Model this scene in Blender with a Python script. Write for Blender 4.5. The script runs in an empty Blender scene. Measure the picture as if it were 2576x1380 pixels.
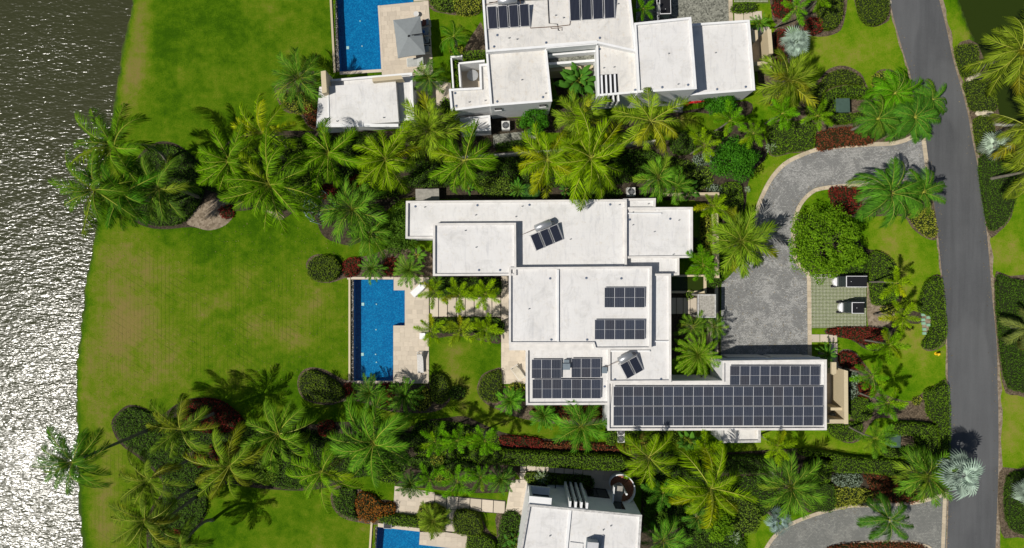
import bpy, bmesh, math, random
import numpy as np
from mathutils import Vector, Matrix, Euler
from mathutils.geometry import delaunay_2d_cdt

# ---------------------------------------------------------------- camera, sky, sun, exposure
rnd = random.Random(7)
npr = np.random.default_rng(11)
SC = bpy.context.scene
COL = SC.collection
S, H = 0.04, 70.0            # metres per plan unit on the ground, drone height in metres
CX, CY = 1288.0, 690.0       # plan point straight below the drone

cam_d = bpy.data.cameras.new("camera")
cam_d.sensor_fit = 'HORIZONTAL'
cam_d.angle = 2 * math.atan(CX * S / H)
cam_d.clip_end = 2000
cam = bpy.data.objects.new("camera", cam_d)
cam.location = (0, 0, H)
COL.objects.link(cam)
SC.camera = cam

SUN_EL = math.radians(56)
SUN_H = Vector((-0.93, -0.365)).normalized()     # horizontal direction towards the sun
world = bpy.data.worlds.new("World")
SC.world = world
world.use_nodes = True
wn = world.node_tree.nodes
wl = world.node_tree.links
wn.clear()
sky = wn.new('ShaderNodeTexSky')
sky.sky_type = 'NISHITA'
sky.sun_disc = False
sky.sun_elevation = SUN_EL
sky.sun_rotation = math.atan2(SUN_H.x, SUN_H.y)
bg = wn.new('ShaderNodeBackground')
bg.inputs['Strength'].default_value = 0.05
wo = wn.new('ShaderNodeOutputWorld')
wl.new(sky.outputs[0], bg.inputs[0])
wl.new(bg.outputs[0], wo.inputs[0])

sun_d = bpy.data.lights.new("sun", 'SUN')
sun_d.energy = 4.2
sun_d.angle = math.radians(0.55)
sun_d.color = (1.0, 0.955, 0.88)
sun = bpy.data.objects.new("sun", sun_d)
sun.rotation_euler = Vector((-SUN_H.x * math.cos(SUN_EL), -SUN_H.y * math.cos(SUN_EL), -math.sin(SUN_EL))).to_track_quat('-Z', 'Y').to_euler()
sun.location = (-60, -25, 100)
COL.objects.link(sun)

SC.view_settings.view_transform = 'Standard'
SC.view_settings.look = 'None'
SC.view_settings.exposure = 0.0
SC.view_settings.gamma = 1.0
SC.view_settings.use_curve_mapping = False
SC.render.engine = 'CYCLES'
SC.cycles.max_bounces = 6
SC.cycles.diffuse_bounces = 3
SC.cycles.glossy_bounces = 3
SC.cycles.transparent_max_bounces = 8
SC.cycles.caustics_reflective = False
SC.cycles.caustics_refractive = False
SC.cycles.sample_clamp_indirect = 6


# ---------------------------------------------------------------- plan helpers
def P(x, y, z=0.0):
    k = S * (H - z) / H
    return Vector(((x - CX) * k, (CY - y) * k, z))

def PL(pts, z=0.0):
    return [P(x, y, z) for x, y in pts]

def rect(x0, y0, x1, y1):
    return [(x0, y0), (x1, y0), (x1, y1), (x0, y1)]

def ell(cx, cy, rx, ry, n=14, wob=0.08, seed=0):
    r = random.Random(seed + int(cx * 7 + cy))
    return [(cx + rx * math.cos(a) * (1 + r.uniform(-wob, wob)), cy + ry * math.sin(a) * (1 + r.uniform(-wob, wob)))
            for a in [2 * math.pi * i / n for i in range(n)]]

def smooth(pts, n=4, closed=True):
    out = []
    m = len(pts)
    rng = range(m) if closed else range(m - 1)
    for i in rng:
        g = (lambda j: pts[j % m]) if closed else (lambda j: pts[min(max(j, 0), m - 1)])
        p0, p1, p2, p3 = g(i - 1), g(i), g(i + 1), g(i + 2)
        for k in range(n):
            t = k / n
            out.append(tuple(0.5 * (2 * p1[d] + (p2[d] - p0[d]) * t + (2 * p0[d] - 5 * p1[d] + 4 * p2[d] - p3[d]) * t * t
                                    + (3 * p1[d] - p0[d] - 3 * p2[d] + p3[d]) * t ** 3) for d in (0, 1)))
    if not closed:
        out.append(tuple(pts[-1]))
    return out

def area2(w):
    return sum(w[i][0] * w[(i + 1) % len(w)][1] - w[(i + 1) % len(w)][0] * w[i][1] for i in range(len(w)))

def ccw(w):
    return list(w) if area2(w) > 0 else list(w)[::-1]

def inset(w, d):
    """w: list of 2D world points, counter-clockwise; offset inwards by d."""
    n = len(w)
    out = []
    for i in range(n):
        a, b, c = Vector(w[i - 1][:2]), Vector(w[i][:2]), Vector(w[(i + 1) % n][:2])
        e1, e2 = (b - a).normalized(), (c - b).normalized()
        n1, n2 = Vector((-e1.y, e1.x)), Vector((-e2.y, e2.x))
        m = n1 + n2
        if m.length < 1e-6:
            m = n1
        m.normalize()
        out.append(b + m * (d / max(0.4, m.dot(n1))))
    return out

def inside(pts, poly):
    x, y = pts[:, 0], pts[:, 1]
    r = np.zeros(len(pts), bool)
    n = len(poly)
    for i in range(n):
        x0, y0 = poly[i][0], poly[i][1]
        x1, y1 = poly[(i + 1) % n][0], poly[(i + 1) % n][1]
        if y0 == y1:
            continue
        c = ((y0 > y) != (y1 > y)) & (x < (x1 - x0) * (y - y0) / (y1 - y0) + x0)
        r ^= c
    return r

def edge_dist(pts, poly, closed=True):
    d = np.full(len(pts), 1e9)
    n = len(poly)
    for i in range(n if closed else n - 1):
        a = np.array(poly[i][:2]); b = np.array(poly[(i + 1) % n][:2])
        ab = b - a
        t = np.clip(((pts - a) @ ab) / max(1e-9, ab @ ab), 0, 1)
        q = a + t[:, None] * ab
        d = np.minimum(d, np.hypot(*(pts - q).T))
    return d


# ---------------------------------------------------------------- objects
def tag(o, label=None, cat=None, group=None, kind=None):
    if label: o["label"] = label
    if cat: o["category"] = cat
    if group: o["group"] = group
    if kind: o["kind"] = kind
    return o

WL = {}
def wloc(o):
    return WL.get(o.name, Vector((0, 0, 0)))

def empty(name, loc, label, cat, group=None):
    o = bpy.data.objects.new(name, None)
    o.empty_display_size = 0.2
    o.location = loc
    COL.objects.link(o)
    WL[o.name] = Vector(loc)
    return tag(o, label, cat, group)

def link(o, parent=None, loc=None):
    COL.objects.link(o)
    if parent is not None:
        o.parent = parent
    return o

def mobj(name, verts, faces, mat, parent=None, smooth_sh=False, origin=None):
    """verts in world coordinates; origin defaults to the parent's place (or the mesh base centre)."""
    base = wloc(parent) if parent is not None else Vector((0, 0, 0))
    if origin is None:
        if parent is not None:
            origin = base
        else:
            xs = [v[0] for v in verts]; ys = [v[1] for v in verts]; zs = [v[2] for v in verts]
            origin = Vector(((min(xs) + max(xs)) / 2, (min(ys) + max(ys)) / 2, min(zs)))
    origin = Vector(origin)
    me = bpy.data.meshes.new(name)
    me.from_pydata([(v[0] - origin.x, v[1] - origin.y, v[2] - origin.z) for v in verts], [], faces)
    me.materials.append(mat)
    if smooth_sh:
        me.shade_smooth()
    me.update()
    o = bpy.data.objects.new(name, me)
    o.location = origin - base
    link(o, parent)
    WL[o.name] = origin
    return o

class MB:
    def __init__(s):
        s.v, s.f = [], []
    def add(s, v, f):
        n = len(s.v)
        s.v += [Vector(q) for q in v]
        s.f += [tuple(i + n for i in q) for q in f]
        return s
    def box(s, c, sz, rz=0.0, rx=0.0, ry=0.0):
        m = Euler((rx, ry, rz)).to_matrix()
        hx, hy, hz = sz[0] / 2, sz[1] / 2, sz[2] / 2
        v = [Vector(c) + m @ Vector(q) for q in ((-hx, -hy, -hz), (hx, -hy, -hz), (hx, hy, -hz), (-hx, hy, -hz),
                                                 (-hx, -hy, hz), (hx, -hy, hz), (hx, hy, hz), (-hx, hy, hz))]
        return s.add(v, [(3, 2, 1, 0), (4, 5, 6, 7), (0, 1, 5, 4), (1, 2, 6, 5), (2, 3, 7, 6), (3, 0, 4, 7)])
    def beam(s, a, b, w, h):
        a, b = Vector(a), Vector(b)
        d = (b - a)
        L = d.length
        q = d.to_track_quat('X', 'Z').to_matrix()
        hx, hy, hz = L / 2, w / 2, h / 2
        c = (a + b) / 2
        v = [c + q @ Vector(t) for t in ((-hx, -hy, -hz), (hx, -hy, -hz), (hx, hy, -hz), (-hx, hy, -hz),
                                         (-hx, -hy, hz), (hx, -hy, hz), (hx, hy, hz), (-hx, hy, hz))]
        return s.add(v, [(3, 2, 1, 0), (4, 5, 6, 7), (0, 1, 5, 4), (1, 2, 6, 5), (2, 3, 7, 6), (3, 0, 4, 7)])
    def prism(s, w, z0, z1, cap0=True):
        w = ccw([(q[0], q[1]) for q in w])
        n = len(w)
        v = [(x, y, z0) for x, y in w] + [(x, y, z1) for x, y in w]
        f = [(i, (i + 1) % n, n + (i + 1) % n, n + i) for i in range(n)] + [tuple(range(n, 2 * n))]
        if cap0:
            f.append(tuple(reversed(range(n))))
        return s.add(v, f)
    def ring(s, wo, wi, z0, z1):
        n = len(wo)
        v = [(*q[:2], z0) for q in wo] + [(*q[:2], z1) for q in wo] + [(*q[:2], z1) for q in wi] + [(*q[:2], z0) for q in wi]
        f = []
        for i in range(n):
            j = (i + 1) % n
            f += [(i, j, n + j, n + i), (n + i, n + j, 2 * n + j, 2 * n + i), (2 * n + i, 2 * n + j, 3 * n + j, 3 * n + i), (3 * n + i, 3 * n + j, j, i)]
        return s.add(v, f)
    def tube(s, pts, rad, seg=8, cap=True):
        pts = [Vector(p) for p in pts]
        if not hasattr(rad, '__len__'):
            rad = [rad] * len(pts)
        v, f = [], []
        for i, p in enumerate(pts):
            d = (pts[min(i + 1, len(pts) - 1)] - pts[max(i - 1, 0)]).normalized()
            a = d.orthogonal().normalized() if abs(d.z) < 0.9 else Vector((1, 0, 0)).cross(d).normalized()
            b = d.cross(a)
            for k in range(seg):
                t = 2 * math.pi * k / seg
                v.append(p + (a * math.cos(t) + b * math.sin(t)) * rad[i])
        for i in range(len(pts) - 1):
            for k in range(seg):
                l = (k + 1) % seg
                f.append((i * seg + k, i * seg + l, (i + 1) * seg + l, (i + 1) * seg + k))
        if cap:
            f.append(tuple(reversed(range(seg))))
            f.append(tuple((len(pts) - 1) * seg + k for k in range(seg)))
        return s.add(v, f)
    def build(s, name, mat, parent=None, sm=False, origin=None):
        return mobj(name, s.v, s.f, mat, parent, sm, origin)

def flat(name, w, z, mat, off=(0, 0, 0)):
    """flat filled polygon mesh of world points, facing up"""
    w = ccw([(float(q[0]), float(q[1])) for q in w])
    n = len(w)
    r = delaunay_2d_cdt([Vector(q) for q in w], [(i, (i + 1) % n) for i in range(n)], [], 1, 1e-5)
    me = bpy.data.meshes.new(name)
    fs = []
    for f in r[2]:
        A = sum(r[0][f[i]].x * r[0][f[(i + 1) % len(f)]].y - r[0][f[(i + 1) % len(f)]].x * r[0][f[i]].y for i in range(len(f)))
        fs.append(tuple(f) if A > 0 else tuple(f)[::-1])
    me.from_pydata([(v.x - off[0], v.y - off[1], z - off[2]) for v in r[0]], [], fs)
    me.materials.append(mat)
    me.update()
    return me

def sheet(name, pts, z, mat, kind="structure", parent=None):
    """a flat polygon (plan points on the ground) at height z"""
    me = flat(name, [tuple(P(x, y)[:2]) for x, y in pts], z, mat)
    o = bpy.data.objects.new(name, me)
    link(o, parent)
    WL[o.name] = Vector((0, 0, 0))
    if kind and parent is None:
        o["kind"] = kind
    return o

def npmesh(name, V, F, mat):
    """V (n,3), F (m,k) all faces the same size"""
    me = bpy.data.meshes.new(name)
    V = np.asarray(V, np.float32); F = np.asarray(F, np.int32)
    k = F.shape[1]
    me.vertices.add(len(V)); me.vertices.foreach_set('co', V.ravel())
    me.loops.add(F.size); me.loops.foreach_set('vertex_index', F.ravel())
    me.polygons.add(len(F)); me.polygons.foreach_set('loop_start', np.arange(0, F.size, k, dtype=np.int32))
    me.update(calc_edges=True)
    me.validate()
    me.materials.append(mat)
    return me


# ---------------------------------------------------------------- materials
class N:
    def __init__(s, name):
        s.m = bpy.data.materials.new(name)
        s.m.use_nodes = True
        s.t = s.m.node_tree
        s.t.nodes.clear()
        s.out = s.t.nodes.new('ShaderNodeOutputMaterial')
        s.p = s.t.nodes.new('ShaderNodeBsdfPrincipled')
        s.L(s.p.outputs[0], s.out.inputs[0])
    def n(s, typ, **kw):
        q = s.t.nodes.new('ShaderNode' + typ)
        for k, v in kw.items():
            setattr(q, k, v)
        return q
    def L(s, a, b):
        s.t.links.new(a, b)
    def set(s, node, **kw):
        for k, v in kw.items():
            node.inputs[k].default_value = v
        return node
    def obj(s):
        return s.n('TexCoord').outputs['Object']
    def geo(s):
        return s.n('NewGeometry').outputs['Position']
    def mapping(s, vec, scale=(1, 1, 1), rot=(0, 0, 0), loc=(0, 0, 0)):
        m = s.n('Mapping')
        m.inputs['Scale'].default_value = scale
        m.inputs['Rotation'].default_value = rot
        m.inputs['Location'].default_value = loc
        s.L(vec, m.inputs['Vector'])
        return m.outputs[0]
    def noise(s, vec, scale, detail=4, rough=0.55, dist=0.0):
        q = s.n('TexNoise')
        s.L(vec, q.inputs['Vector'])
        s.set(q, Scale=scale, Detail=detail, Roughness=rough, Distortion=dist)
        return q.outputs['Fac']
    def ramp(s, fac, stops, interp='LINEAR'):
        q = s.n('ValToRGB')
        q.color_ramp.interpolation = interp
        e = q.color_ramp.elements
        while len(e) < len(stops):
            e.new(0.5)
        for i, (p, c) in enumerate(stops):
            e[i].position = p
            e[i].color = (*c, 1) if len(c) == 3 else c
        s.L(fac, q.inputs[0])
        return q.outputs[0]
    def mix(s, fac, a, b, mode='MIX'):
        q = s.n('Mix', data_type='RGBA', blend_type=mode)
        for v, i in ((fac, 0), (a, 6), (b, 7)):
            if isinstance(v, (int, float)):
                q.inputs[i].default_value = v
            elif isinstance(v, tuple):
                q.inputs[i].default_value = (*v, 1)
            else:
                s.L(v, q.inputs[i])
        return q.outputs[2]
    def math(s, op, a, b=None, c=None):
        q = s.n('Math', operation=op)
        for i, v in enumerate((a, b, c)):
            if v is None: continue
            if isinstance(v, (int, float)): q.inputs[i].default_value = v
            else: s.L(v, q.inputs[i])
        return q.outputs[0]
    def bump(s, h, strength=0.3, dist=0.05):
        q = s.n('Bump')
        s.set(q, Strength=strength, Distance=dist)
        s.L(h, q.inputs['Height'])
        s.L(q.outputs[0], s.p.inputs['Normal'])
    def col(s, c):
        if isinstance(c, tuple): s.p.inputs['Base Color'].default_value = (*c, 1)
        else: s.L(c, s.p.inputs['Base Color'])
        return s
    def rough(s, r, spec=0.3, metal=0.0):
        s.p.inputs['Roughness'].default_value = r
        s.p.inputs['Specular IOR Level'].default_value = spec
        s.p.inputs['Metallic'].default_value = metal
        return s

def plain(name, c, r=0.6, spec=0.3, metal=0.0, var=0.12, scale=3.0):
    a = N(name)
    f = a.noise(a.obj(), scale, 5)
    lo = tuple(v * (1 - var) for v in c); hi = tuple(min(1, v * (1 + var)) for v in c)
    a.col(a.ramp(f, [(0.3, lo), (0.7, hi)])).rough(r, spec, metal)
    return a.m

def leaf_mat(name, c0, c1, objcol=False, rough=0.6, trans=0.22, spec=0.06):
    """colour varies from leaf to leaf; some light passes through"""
    a = N(name)
    g = a.n('NewGeometry')
    base = a.ramp(g.outputs['Random Per Island'], [(0.0, c0), (1.0, c1)])
    if objcol:
        oi = a.n('ObjectInfo')
        base = a.mix(1.0, base, oi.outputs['Color'], 'MULTIPLY')
    a.col(base).rough(rough, spec)
    t = a.n('BsdfTranslucent')
    tc = a.mix(1.0, base, (1.0, 0.95, 0.45), 'MULTIPLY')
    a.L(tc, t.inputs['Color'])
    m = a.n('MixShader')
    m.inputs[0].default_value = trans
    a.L(a.p.outputs[0], m.inputs[1]); a.L(t.outputs[0], m.inputs[2]); a.L(m.outputs[0], a.out.inputs[0])
    return a.m

M = {}
def make_lawn():
    a = N('lawn_grass')
    pos = a.geo()
    at = a.n('Attribute', attribute_name='dry')
    big = a.noise(pos, 0.22, 5, 0.6)
    mid = a.noise(pos, 1.1, 5, 0.65)
    fine = a.noise(pos, 9.0, 3, 0.7)
    vfine = a.noise(pos, 26.0, 2, 0.7)
    d = a.math('ADD', at.outputs['Fac'], a.math('MULTIPLY', a.math('SUBTRACT', big, 0.5), 1.3))
    d = a.math('ADD', d, a.math('MULTIPLY', a.math('SUBTRACT', mid, 0.5), 1.0))
    d = a.math('ADD', d, a.math('MULTIPLY', a.math('SUBTRACT', fine, 0.5), 1.0))
    d = a.math('ADD', d, a.math('MULTIPLY', a.math('SUBTRACT', vfine, 0.5), 1.0))
    base = a.ramp(d, [(0.0, (0.030, 0.085, 0.001)), (0.30, (0.068, 0.148, 0.002)), (0.60, (0.130, 0.185, 0.008)), (1.0, (0.215, 0.172, 0.050))])
    # mower tracks: narrow lines in two directions, only on the mown lakeside lawn
    mow = a.n('Attribute', attribute_name='mow').outputs['Fac']
    def lines(rot, sc, seed):
        w = a.n('TexWave', wave_type='BANDS', bands_direction='X', wave_profile='SAW')
        v = a.mapping(pos, (1, 1, 1), (0, 0, rot), (seed, 0, 0))
        a.L(v, w.inputs['Vector'])
        a.set(w, Scale=sc, Distortion=0.35, Detail=2, **{'Detail Scale': 0.6})
        return a.ramp(w.outputs['Fac'], [(0.80, (0, 0, 0)), (0.93, (1, 1, 1))])
    br = a.ramp(a.noise(pos, 0.35, 3), [(0.42, (0, 0, 0)), (0.6, (1, 1, 1))])
    l1 = a.math('MULTIPLY', lines(0.0, 0.8, 0.3), mow)
    l2 = a.math('MULTIPLY', a.math('MULTIPLY', lines(math.radians(-58), 0.5, 0.7), mow), br)
    k = a.math('MULTIPLY', a.math('MULTIPLY', a.math('MAXIMUM', l1, l2), a.ramp(a.noise(pos, 0.5, 4), [(0.35, (0.2, 0.2, 0.2)), (0.6, (1, 1, 1))])), 0.5)
    base = a.mix(k, base, (0.03, 0.062, 0.006))
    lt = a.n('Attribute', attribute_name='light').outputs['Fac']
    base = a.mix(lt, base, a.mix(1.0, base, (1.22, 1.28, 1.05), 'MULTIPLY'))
    wet = a.n('Attribute', attribute_name='wet').outputs['Fac']
    base = a.mix(a.math('MULTIPLY', wet, 0.85), base, (0.045, 0.05, 0.022))
    a.col(base).rough(0.9, 0.04)
    a.bump(a.math('ADD', fine, vfine), 0.6, 0.07)
    return a.m
M['lawn'] = make_lawn()

def make_lake(name, base, dist, rough, f1=1.55):
    a = N(name)
    pos = a.geo()
    w1 = a.noise(a.mapping(pos, (0.85, 2.3, 1), (0, 0, math.radians(8))), f1, 1.6, 0.5, 0.4)
    w2 = a.noise(a.mapping(pos, (0.9, 1.6, 1), (0, 0, math.radians(-16))), 0.5, 2, 0.5, 0.3)
    big = a.noise(a.mapping(pos, (0.6, 1, 1), (0, 0, 0.2)), 0.13, 3)
    amp = a.ramp(big, [(0.3, (0.55, 0.55, 0.55)), (0.65, (1, 1, 1))])
    h = a.math('MULTIPLY', a.math('ADD', w1, w2), amp)
    a.col(base).rough(rough, 0.2)
    a.p.inputs['Coat Weight'].default_value = 0.07
    a.p.inputs['Coat Roughness'].default_value = 0.09
    a.bump(h, 1.0, dist)
    q = [n for n in a.t.nodes if n.type == 'BUMP'][0]
    a.L(q.outputs[0], a.p.inputs['Coat Normal'])
    return a.m
M['lake'] = make_lake('lake_water', (0.038, 0.041, 0.016), 0.075, 0.235, 1.9)
M['pond'] = make_lake('pond_water', (0.022, 0.036, 0.004), 0.015, 0.1)

def make_poolwater():
    a = N('pool_water')
    t = a.n('BsdfTransparent'); t.inputs[0].default_value = (0.80, 0.93, 0.97, 1)
    g = a.n('BsdfGlossy'); g.inputs['Roughness'].default_value = 0.06
    pos = a.geo()
    b = a.n('Bump'); a.set(b, Strength=0.25, Distance=0.05)
    a.L(a.noise(pos, 3.2, 3), b.inputs['Height']); a.L(b.outputs[0], g.inputs['Normal'])
    m = a.n('MixShader'); m.inputs[0].default_value = 0.03
    a.L(t.outputs[0], m.inputs[1]); a.L(g.outputs[0], m.inputs[2]); a.L(m.outputs[0], a.out.inputs[0])
    return a.m
M['poolwater'] = make_poolwater()

def make_pooltile():
    a = N('pool_mosaic')
    pos = a.geo()
    v = a.n('TexVoronoi', feature='F1'); a.L(pos, v.inputs['Vector']); a.set(v, Scale=11.0)
    v2 = a.n('TexVoronoi', feature='DISTANCE_TO_EDGE')
    a.L(a.mapping(pos, (1, 1, 1), (0, 0, 0)), v2.inputs['Vector']); a.set(v2, Scale=4.2)
    big = a.noise(pos, 0.5, 3)
    sep = a.n('SeparateColor'); a.L(v.outputs['Color'], sep.inputs[0])
    base = a.ramp(sep.outputs[0], [(0.0, (0.001, 0.09, 0.24)), (0.55, (0.003, 0.155, 0.35)), (1.0, (0.010, 0.27, 0.50))])
    base = a.mix(0.35, base, a.ramp(big, [(0.3, (0.001, 0.12, 0.30)), (0.7, (0.004, 0.20, 0.41))]))
    a.col(base).rough(0.6, 0.04)
    return a.m
M['pooltile'] = make_pooltile()

def make_roof(name, warm, wk, tint=(1, 1, 1)):
    a = N(name)
    pos = a.geo()
    n1 = a.noise(pos, 0.35, 5, 0.6)
    n2 = a.noise(a.mapping(pos, (2.6, 0.4, 1), (0, 0, 0.3)), 1.1, 6, 0.7, 1.2)
    n3 = a.noise(pos, 2.6, 6, 0.75, 0.4)
    base = a.ramp(n1, [(0.3, tuple(u * v for u, v in zip((0.64, 0.625, 0.605), tint))), (0.7, tuple(u * v for u, v in zip((0.71, 0.70, 0.685), tint)))])
    st = a.ramp(n2, [(0.52, (0, 0, 0)), (0.74, (1, 1, 1))])
    base = a.mix(a.math('MULTIPLY', st, 0.62), base, (0.45, 0.45, 0.465))
    st2 = a.ramp(n3, [(0.55, (0, 0, 0)), (0.72, (1, 1, 1))])
    base = a.mix(a.math('MULTIPLY', st2, wk), base, warm)
    n4 = a.noise(a.mapping(pos, (1, 1, 1), (0, 0, 0.5)), 0.6, 7, 0.78, 0.9)
    st4 = a.ramp(n4, [(0.50, (0, 0, 0)), (0.70, (1, 1, 1))])
    base = a.mix(a.math('MULTIPLY', st4, wk), base, (0.38, 0.375, 0.36))
    n5 = a.noise(pos, 9.0, 4, 0.7)
    base = a.mix(a.math('MULTIPLY', a.ramp(n5, [(0.58, (0, 0, 0)), (0.75, (1, 1, 1))]), 0.22), base, (0.45, 0.44, 0.42))
    # rolled-on coating: faint seams every metre
    br = a.n('TexBrick'); a.L(a.mapping(pos, (1, 1, 1)), br.inputs['Vector'])
    a.set(br, Scale=0.42, **{'Mortar Size': 0.006, 'Mortar Smooth': 0.6, 'Brick Width': 2.4, 'Row Height': 0.55})
    base = a.mix(a.math('MULTIPLY', br.outputs['Fac'], 0.35), base, (0.5, 0.5, 0.5))
    a.col(base).rough(0.65, 0.25)
    return a.m
M['roof'] = make_roof('white_roof', (0.50, 0.44, 0.33), 0.42)
M['roof_old'] = make_roof('stained_roof', (0.50, 0.40, 0.27), 0.6, (0.98, 0.965, 0.93))
M['stucco'] = plain('white_stucco', (0.74, 0.74, 0.735), 0.8, 0.15, var=0.05, scale=1.5)
M['coping'] = plain('roof_coping', (0.66, 0.635, 0.60), 0.75, 0.2, var=0.12, scale=1.3)
M['coping_old'] = plain('weathered_coping', (0.46, 0.45, 0.43), 0.8, 0.2, var=0.3, scale=4)

def make_trav(name, c, var=0.2):
    a = N(name)
    pos = a.geo()
    oi = a.n('ObjectInfo')
    base = a.ramp(oi.outputs['Random'], [(0.0, tuple(v * (1 - var) for v in c)), (0.55, c), (1.0, tuple(min(1, v * (1 + var * 0.55)) for v in c))])
    n = a.noise(a.mapping(pos, (1, 3, 1)), 4.0, 5, 0.65)
    base = a.mix(a.math('MULTIPLY', a.ramp(n, [(0.45, (0, 0, 0)), (0.8, (1, 1, 1))]), 0.45), base, tuple(v * 0.72 for v in c))
    a.col(base).rough(0.6, 0.3)
    return a.m
M['trav'] = make_trav('travertine', (0.575, 0.495, 0.39), 0.13)
M['travwall'] = make_trav('travertine_wall', (0.56, 0.47, 0.315), 0.1)
M['kerb'] = make_trav('kerb_stone', (0.53, 0.445, 0.32), 0.16)
M['joint'] = plain('dark_joint', (0.055, 0.05, 0.04), 0.9, 0.1)

def make_asphalt():
    a = N('asphalt')
    pos = a.geo()
    n1 = a.noise(a.mapping(pos, (1.6, 0.12, 1), (0, 0, math.radians(-4))), 1.0, 4, 0.6)
    n2 = a.noise(pos, 14, 3, 0.7)
    n3 = a.noise(pos, 0.18, 4, 0.6)
    b = a.ramp(n1, [(0.3, (0.070, 0.073, 0.077)), (0.7, (0.118, 0.122, 0.127))])
    b = a.mix(0.35, b, a.ramp(n3, [(0.35, (0.066, 0.069, 0.074)), (0.7, (0.132, 0.136, 0.140))]))
    b = a.mix(0.3, b, a.ramp(n2, [(0.3, (0.05, 0.05, 0.05)), (0.75, (0.12, 0.12, 0.12))]))
    pt = a.ramp(a.noise(a.mapping(pos, (1, 0.5, 1)), 0.09, 2), [(0.52, (0, 0, 0)), (0.54, (1, 1, 1))])
    b = a.mix(a.math('MULTIPLY', pt, 0.25), b, (0.145, 0.148, 0.15))
    a.col(b).rough(0.85, 0.1)
    a.bump(n2, 0.2, 0.02)
    return a.m
M['asphalt'] = make_asphalt()

def make_paver(name, c, dark):
    a = N(name)
    pos = a.geo()
    br = a.n('TexBrick'); a.L(a.mapping(pos, (1, 1, 1), (0, 0, 0.02)), br.inputs['Vector'])
    a.set(br, Scale=1.0, **{'Mortar Size': 0.012, 'Brick Width': 0.24, 'Row Height': 0.14, 'Bias': -0.1})
    br.inputs['Color1'].default_value = (*[v * 0.86 for v in c], 1)
    br.inputs['Color2'].default_value = (*[v * 1.13 for v in c], 1)
    br.inputs['Mortar'].default_value = (*[v * 0.6 for v in c], 1)
    n = a.noise(pos, 0.55, 5, 0.72, 0.8)
    n2 = a.noise(a.mapping(pos, (1, 1.7, 1)), 5.5, 3, 0.6)
    k = a.ramp(a.math('ADD', a.math('MULTIPLY', n, 1.1), a.math('MULTIPLY', n2, 0.9)), [(0.96, (0, 0, 0)), (1.12, (1, 1, 1))])
    b = a.mix(a.math('MULTIPLY', k, 0.5), br.outputs['Color'], dark)
    a.col(b).rough(0.85, 0.2)
    return a.m
M['paver'] = make_paver('drive_pavers', (0.345, 0.342, 0.325), (0.075, 0.078, 0.08))
M['paver2'] = make_paver('drive_concrete', (0.25, 0.25, 0.225), (0.10, 0.105, 0.10))

def make_gravel(name, c0, c1, c2, sc):
    a = N(name)
    pos = a.geo()
    v = a.n('TexVoronoi'); a.L(pos, v.inputs['Vector']); a.set(v, Scale=sc)
    sep = a.n('SeparateColor'); a.L(v.outputs['Color'], sep.inputs[0])
    n = a.noise(pos, 0.8, 4)
    b = a.ramp(sep.outputs[0], [(0, c0), (0.5, c1), (1, c2)])
    b = a.mix(a.math('MULTIPLY', n, 0.5), b, c0)
    a.col(b).rough(0.9, 0.15)
    a.bump(v.outputs['Distance'], 0.5, 0.03)
    return a.m
M['gravel'] = make_gravel('gravel', (0.09, 0.092, 0.075), (0.23, 0.23, 0.19), (0.36, 0.36, 0.30), 7)
M['pebble'] = make_gravel('pebbles', (0.12, 0.11, 0.10), (0.3, 0.28, 0.25), (0.55, 0.52, 0.47), 6)
M['mulch'] = make_gravel('mulch', (0.055, 0.042, 0.028), (0.115, 0.085, 0.055), (0.20, 0.155, 0.105), 9)
M['dirt'] = make_gravel('dirt', (0.16, 0.125, 0.085), (0.26, 0.205, 0.145), (0.36, 0.295, 0.22), 5)
M['earth'] = make_gravel('dark_earth', (0.03, 0.024, 0.016), (0.055, 0.043, 0.028), (0.09, 0.07, 0.046), 8)

M['hedge'] = leaf_mat('hedge_leaf', (0.045, 0.105, 0.004), (0.17, 0.3, 0.014), trans=0.15)
M['hedge_dark'] = leaf_mat('dark_hedge_leaf', (0.026, 0.068, 0.005), (0.095, 0.19, 0.013), trans=0.12)
M['hedge_olive'] = leaf_mat('olive_hedge_leaf', (0.045, 0.09, 0.004), (0.155, 0.225, 0.014), trans=0.12)
M['shrub'] = leaf_mat('shrub_leaf', (0.05, 0.105, 0.008), (0.21, 0.32, 0.028), trans=0.2)
M['croton'] = leaf_mat('yellow_croton_leaf', (0.10, 0.145, 0.008), (0.42, 0.44, 0.05), trans=0.2)
M['red'] = leaf_mat('red_cordyline_leaf', (0.045, 0.010, 0.008), (0.30, 0.035, 0.024), trans=0.15)
M['redbrown'] = leaf_mat('rust_leaf', (0.05, 0.018, 0.010), (0.26, 0.075, 0.030), trans=0.15)
M['orange'] = leaf_mat('orange_croton_leaf', (0.10, 0.022, 0.008), (0.40, 0.16, 0.02), trans=0.15)
M['silver'] = leaf_mat('silver_shrub_leaf', (0.10, 0.15, 0.10), (0.30, 0.37, 0.27), trans=0.1)
M['tree'] = leaf_mat('tree_leaf', (0.045, 0.12, 0.003), (0.19, 0.36, 0.010), trans=0.2)
M['tree_deep'] = leaf_mat('deep_tree_leaf', (0.018, 0.080, 0.004), (0.07, 0.25, 0.010), trans=0.15)
M['frond'] = leaf_mat('palm_leaflet', (0.38, 0.48, 0.5), (1.9, 1.95, 1.3), objcol=True, trans=0.25)
M['rachis'] = plain('frond_rib', (0.36, 0.38, 0.05), 0.5, 0.3)
M['fan'] = leaf_mat('fan_leaf', (0.75, 0.75, 0.75), (1.1, 1.1, 1.1), objcol=True, trans=0.1, spec=0.1)
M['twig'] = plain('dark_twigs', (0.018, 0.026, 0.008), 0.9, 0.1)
M['trunk'] = plain('palm_trunk', (0.20, 0.18, 0.145), 0.85, 0.2, var=0.35, scale=5)
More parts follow.
